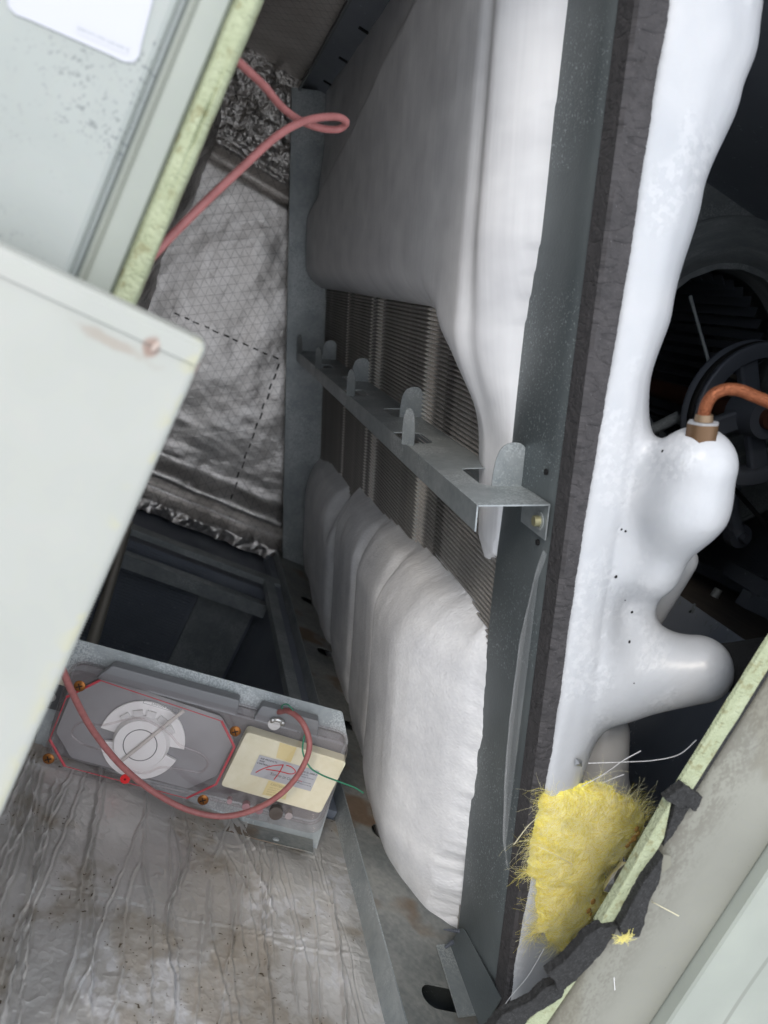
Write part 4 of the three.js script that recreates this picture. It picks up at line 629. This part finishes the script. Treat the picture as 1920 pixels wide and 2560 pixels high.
// ---------------------------------------------------------------- copper line and nut on the bulb
{
  const t = thing('copper_line', 'bent copper tube with a frosted brass nut set in the ice bulb', 'pipe');
  const a = onZ(1752, 1105, -0.566), b = onZ(1762, 1030, -0.566), ax = b.clone().sub(a).normalize();
  const copperMap = tex(256, 0.03, (u, v) => { const a = fbm(u * 8, v * 8, 8, 8, 4), w = n2(u * 40, v * 40, 40, 40, 4); return mix3([0.48, 0.27, 0.165], [0.64, 0.39, 0.26], a).map((x) => x * (w > 0.75 ? 1.12 : 1)); });
  part('tube', along(tube([[1752, 1100, -0.566], [1757, 1062, -0.566], [1763, 1020, -0.564], [1780, 990, -0.562], [1808, 975, -0.56], [1845, 975, -0.557], [1890, 992, -0.553], [1940, 1012, -0.549], [2030, 1035, -0.545]].map((p) => onZ(...p)), 0.0052, 80, 16), 0.15, 0.0052), mat(0xffffff, 0.38, 0.55, { map: copperMap, bumpMap: tex(256, 0.012, (u, v) => { const w = n2(u * 26, v * 26, 26, 26, 4); return smooth(0.45, 0.8, w); }, false), bumpScale: 0.0012 }), t);
  const M = new THREE.Matrix4().makeRotationFromQuaternion(new THREE.Quaternion().setFromUnitVectors(V(0, 1, 0), ax)), mid = onZ(1753, 1093, -0.566);
  const nut = part('nut', new THREE.CylinderGeometry(0.0138, 0.0142, 0.024, 6).rotateY(0.35).applyMatrix4(M).translate(mid.x, mid.y, mid.z), mat(0xffffff, 0.42, 0.5, { map: tex(128, 0.03, (u, v) => mix3([0.34, 0.26, 0.19], [0.50, 0.39, 0.28], fbm(u * 6, v * 6, 6, 6, 4))) }), t, 'brass hexagonal nut');
  part('frost_rim', new THREE.CylinderGeometry(0.0132, 0.0139, 0.0016, 6).rotateY(0.35).translate(0, 0.0124, 0).applyMatrix4(M).translate(mid.x, mid.y, mid.z), ice, nut);
  part('collar', new THREE.CylinderGeometry(0.0068, 0.0078, 0.006, 20).translate(0, 0.0165, 0).applyMatrix4(M).translate(mid.x, mid.y, mid.z), mat(0x7d6a55, 0.5, 0.5), nut);
  solo('insulated_pipe', tube([onZ(1770, 1672, -0.60), onZ(1840, 1665, -0.60), onZ(1930, 1650, -0.60), onZ(2050, 1640, -0.60)], 0.024, 20, 20), gasketBlack, 'black foam-insulated pipe leaving the blunt ice stub', 'pipe');
}

// ---------------------------------------------------------------- blower compartment behind the ice
{
  const t = thing('blower', 'dark blue blower housing with round inlet deep behind the ice', 'blower');
  const z = -1.30, c = onZ(1790, 900, z), R = 0.165, big = new THREE.Shape(); const top = onZ(1840, 335, z).y - c.y;
  big.absarc(0, 0, top, 0, Math.PI * 2); const h = new THREE.Path(); h.absarc(0, 0, R, 0, Math.PI * 2, true); big.holes.push(h);
  part('housing_side', prism(big, 0.003, new THREE.Matrix4().makeTranslation(c.x, c.y, z)).toNonIndexed(), galv, t);
  part('scroll', new THREE.CylinderGeometry(top + 0.004, top + 0.004, 0.5, 80, 1, true).rotateX(Math.PI / 2).translate(c.x, c.y, z - 0.24), galv, t);
  part('scroll_edge', new THREE.TorusGeometry(top + 0.002, 0.006, 8, 100).translate(c.x, c.y, z + 0.004), galv, t);
  part('inlet_ring', new THREE.LatheGeometry([[R + 0.09, 0.003], [R + 0.085, 0.012], [R + 0.04, 0.012], [R + 0.012, 0.004], [R, -0.02], [R - 0.004, -0.06]].map(([r, y]) => new THREE.Vector2(r, y)), 80).rotateX(Math.PI / 2).translate(c.x, c.y, z + 0.004), galv, t);
  for (let i = 0; i < 36; i++) { const a = i / 36 * 6.283; part('wheel_blade', new THREE.BoxGeometry(0.02, 0.0015, 0.4).rotateZ(a + 0.7).translate(c.x + 0.15 * Math.cos(a), c.y + 0.15 * Math.sin(a), z - 0.27), blackIron, t); }
  const p = thing('drive_pulley', 'black spoked drive pulley with rusty shaft end behind the copper tube', 'pulley');
  const pz = -1.10, pc = onZ(1880, 1035, pz), e = onZ(1718, 1060, pz).distanceTo(pc);
  part('rim', new THREE.LatheGeometry([[e * 0.78, -0.02], [e * 0.78, 0.018], [e * 0.8, 0.022], [e * 0.97, 0.022], [e, 0.018], [e, 0.013], [e * 0.88, 0.003], [e * 0.88, -0.003], [e, -0.013], [e, -0.02]].map(([r, y]) => new THREE.Vector2(r, y)), 72).rotateX(Math.PI / 2).translate(pc.x, pc.y, pz), blackIron, p);
  part('belt', new THREE.TorusGeometry(e * 0.93, 0.008, 8, 72).translate(pc.x, pc.y, pz), mat(0x0b0b0c, 0.7), p);
  for (let i = 0; i < 4; i++) part('spoke', new RoundedBoxGeometry(e * 0.62, 0.034, 0.018, 2, 0.006).translate(e * 0.5, 0, 0).rotateZ(0.75 + i * 1.571).translate(pc.x, pc.y, pz), blackIron, p);
  part('hub', new THREE.CylinderGeometry(0.034, 0.038, 0.06, 36).rotateX(Math.PI / 2).translate(pc.x, pc.y, pz + 0.01), blackIron, p);
  part('shaft', new THREE.CylinderGeometry(0.0175, 0.0175, 0.5, 28).rotateX(Math.PI / 2).translate(pc.x, pc.y, pz - 0.2), mat(0x5b3a2d, 0.6, 0.4), p, 'rusty shaft end');
  // support bars
  for (const [a, b, w, nm, lb] of [[[1725, 740], [1772, 905], 0.006, 'support_bar', 'thin steel bar running down beside the pulley'], [[1600, 1090], [1700, 1040], 0.02, 'support_bar', 'flat steel bar behind the ice bulb'], [[1825, 1210], [1950, 1350], 0.009, 'drive_belt', 'slack black belt below the pulley']]) {
    const A = onZ(a[0], a[1], -1.2), B = onZ(b[0], b[1], -1.16); solo(nm, tube([A, A.clone().lerp(B, 0.5), B], w / 2, 4, 8), nm === 'drive_belt' ? mat(0x08080a, 0.7) : galv, lb, nm === 'drive_belt' ? 'belt' : 'bar');
  }
  // motor shelf running along the cabinet
  const X = 0.86, s1 = onX(1895, 1626, X), s0 = onX(1664, 1471, X), y = (s0.y + s1.y) / 2, m = thing('motor_shelf', 'dusty dark steel shelf below the pulley with scraped edge', 'shelf');
  const dust = mat(0xffffff, 0.8, 0.1, { map: tex(512, 0.3, (u, v) => { const a = fbm(u * 12, v * 12, 12, 12, 4), w = n2(u * 90, v * 90, 90, 90, 3); return mix3([0.22, 0.20, 0.18], [0.34, 0.31, 0.28], a).map((q) => (w > 0.9 ? q * 0.5 : q)); }) });
  part('top', box(X, 1.5, y - 0.006, y, -2.1, -0.45), dust, m); part('front_face', box(X - 0.004, X - 0.0005, -0.01, y + 0.003, -2.1, -0.45), navy, m);
  for (let i = 0; i < 26; i++) { const zz = lerp(s0.z, s1.z, 0.1 + 0.85 * rnd()); part('scrape', new THREE.BoxGeometry(0.0006, 0.003 + 0.02 * rnd() * rnd() * rnd(), 0.001 + 0.008 * rnd() * rnd()).translate(X - 0.0043, y - 0.002 - 0.02 * rnd() * rnd(), zz), mat(0x7d8488, 0.6, 0.2), m); }
  const bp = onY(1785, 1492, y); part('bolt', new THREE.CylinderGeometry(0.008, 0.009, 0.018, 6).translate(bp.x, y + 0.009, bp.z), galv, m);
  const k1 = onY(1790, 1460, y), k2 = onY(1860, 1520, y); part('motor_foot', [box(k1.x, k1.x + 0.5, y, y + 0.028, k1.z - 0.12, k1.z - 0.09), box(k2.x, k2.x + 0.5, y, y + 0.035, k2.z - 0.03, k2.z), box(k2.x + 0.05, k2.x + 0.5, y + 0.035, y + 0.07, k2.z - 0.16, k2.z - 0.03)], navy, m);
  const by = onZ(1845, 1338, -1.25); const ar = thing('tension_arm', 'dark curved tension arm with a bolt below the pulley', 'arm');
  part('arm', tube([onZ(1835, 1200, -1.24), onZ(1828, 1270, -1.24), by], 0.014, 20, 8), navy, ar); part('bolt', [new THREE.CylinderGeometry(0.024, 0.026, 0.02, 24).rotateX(Math.PI / 2), new THREE.CylinderGeometry(0.009, 0.01, 0.02, 6).rotateX(Math.PI / 2).translate(0, 0, 0.018)].map((g) => g.translate(by.x, by.y, by.z)), blackIron, ar);
  const la = onZ(1640, 925, -1.45), lb2 = onZ(1735, 960, -1.45); solo('warning_label', quadUV([[la.x, la.y + 0.03], [lb2.x, lb2.y + 0.03], [lb2.x, lb2.y - 0.04], [la.x, la.y - 0.04]], -1.28), mat(0xffffff, 0.6, 0, { map: canvasTex(128, 64, (g, w, h) => { g.fillStyle = '#6d675c'; g.fillRect(0, 0, w, h); g.fillStyle = '#2b2b30'; g.fillRect(40, 8, 40, 46); }) }), 'small dull paper label with a dark square on the blower', 'label');
  struct('wall_bulkhead', [box(0.62, 1.6, -0.01, 1.17, -2.2, -2.17)], navy, 'dark back wall of the blower compartment');
}

renderer.render(scene, camera);
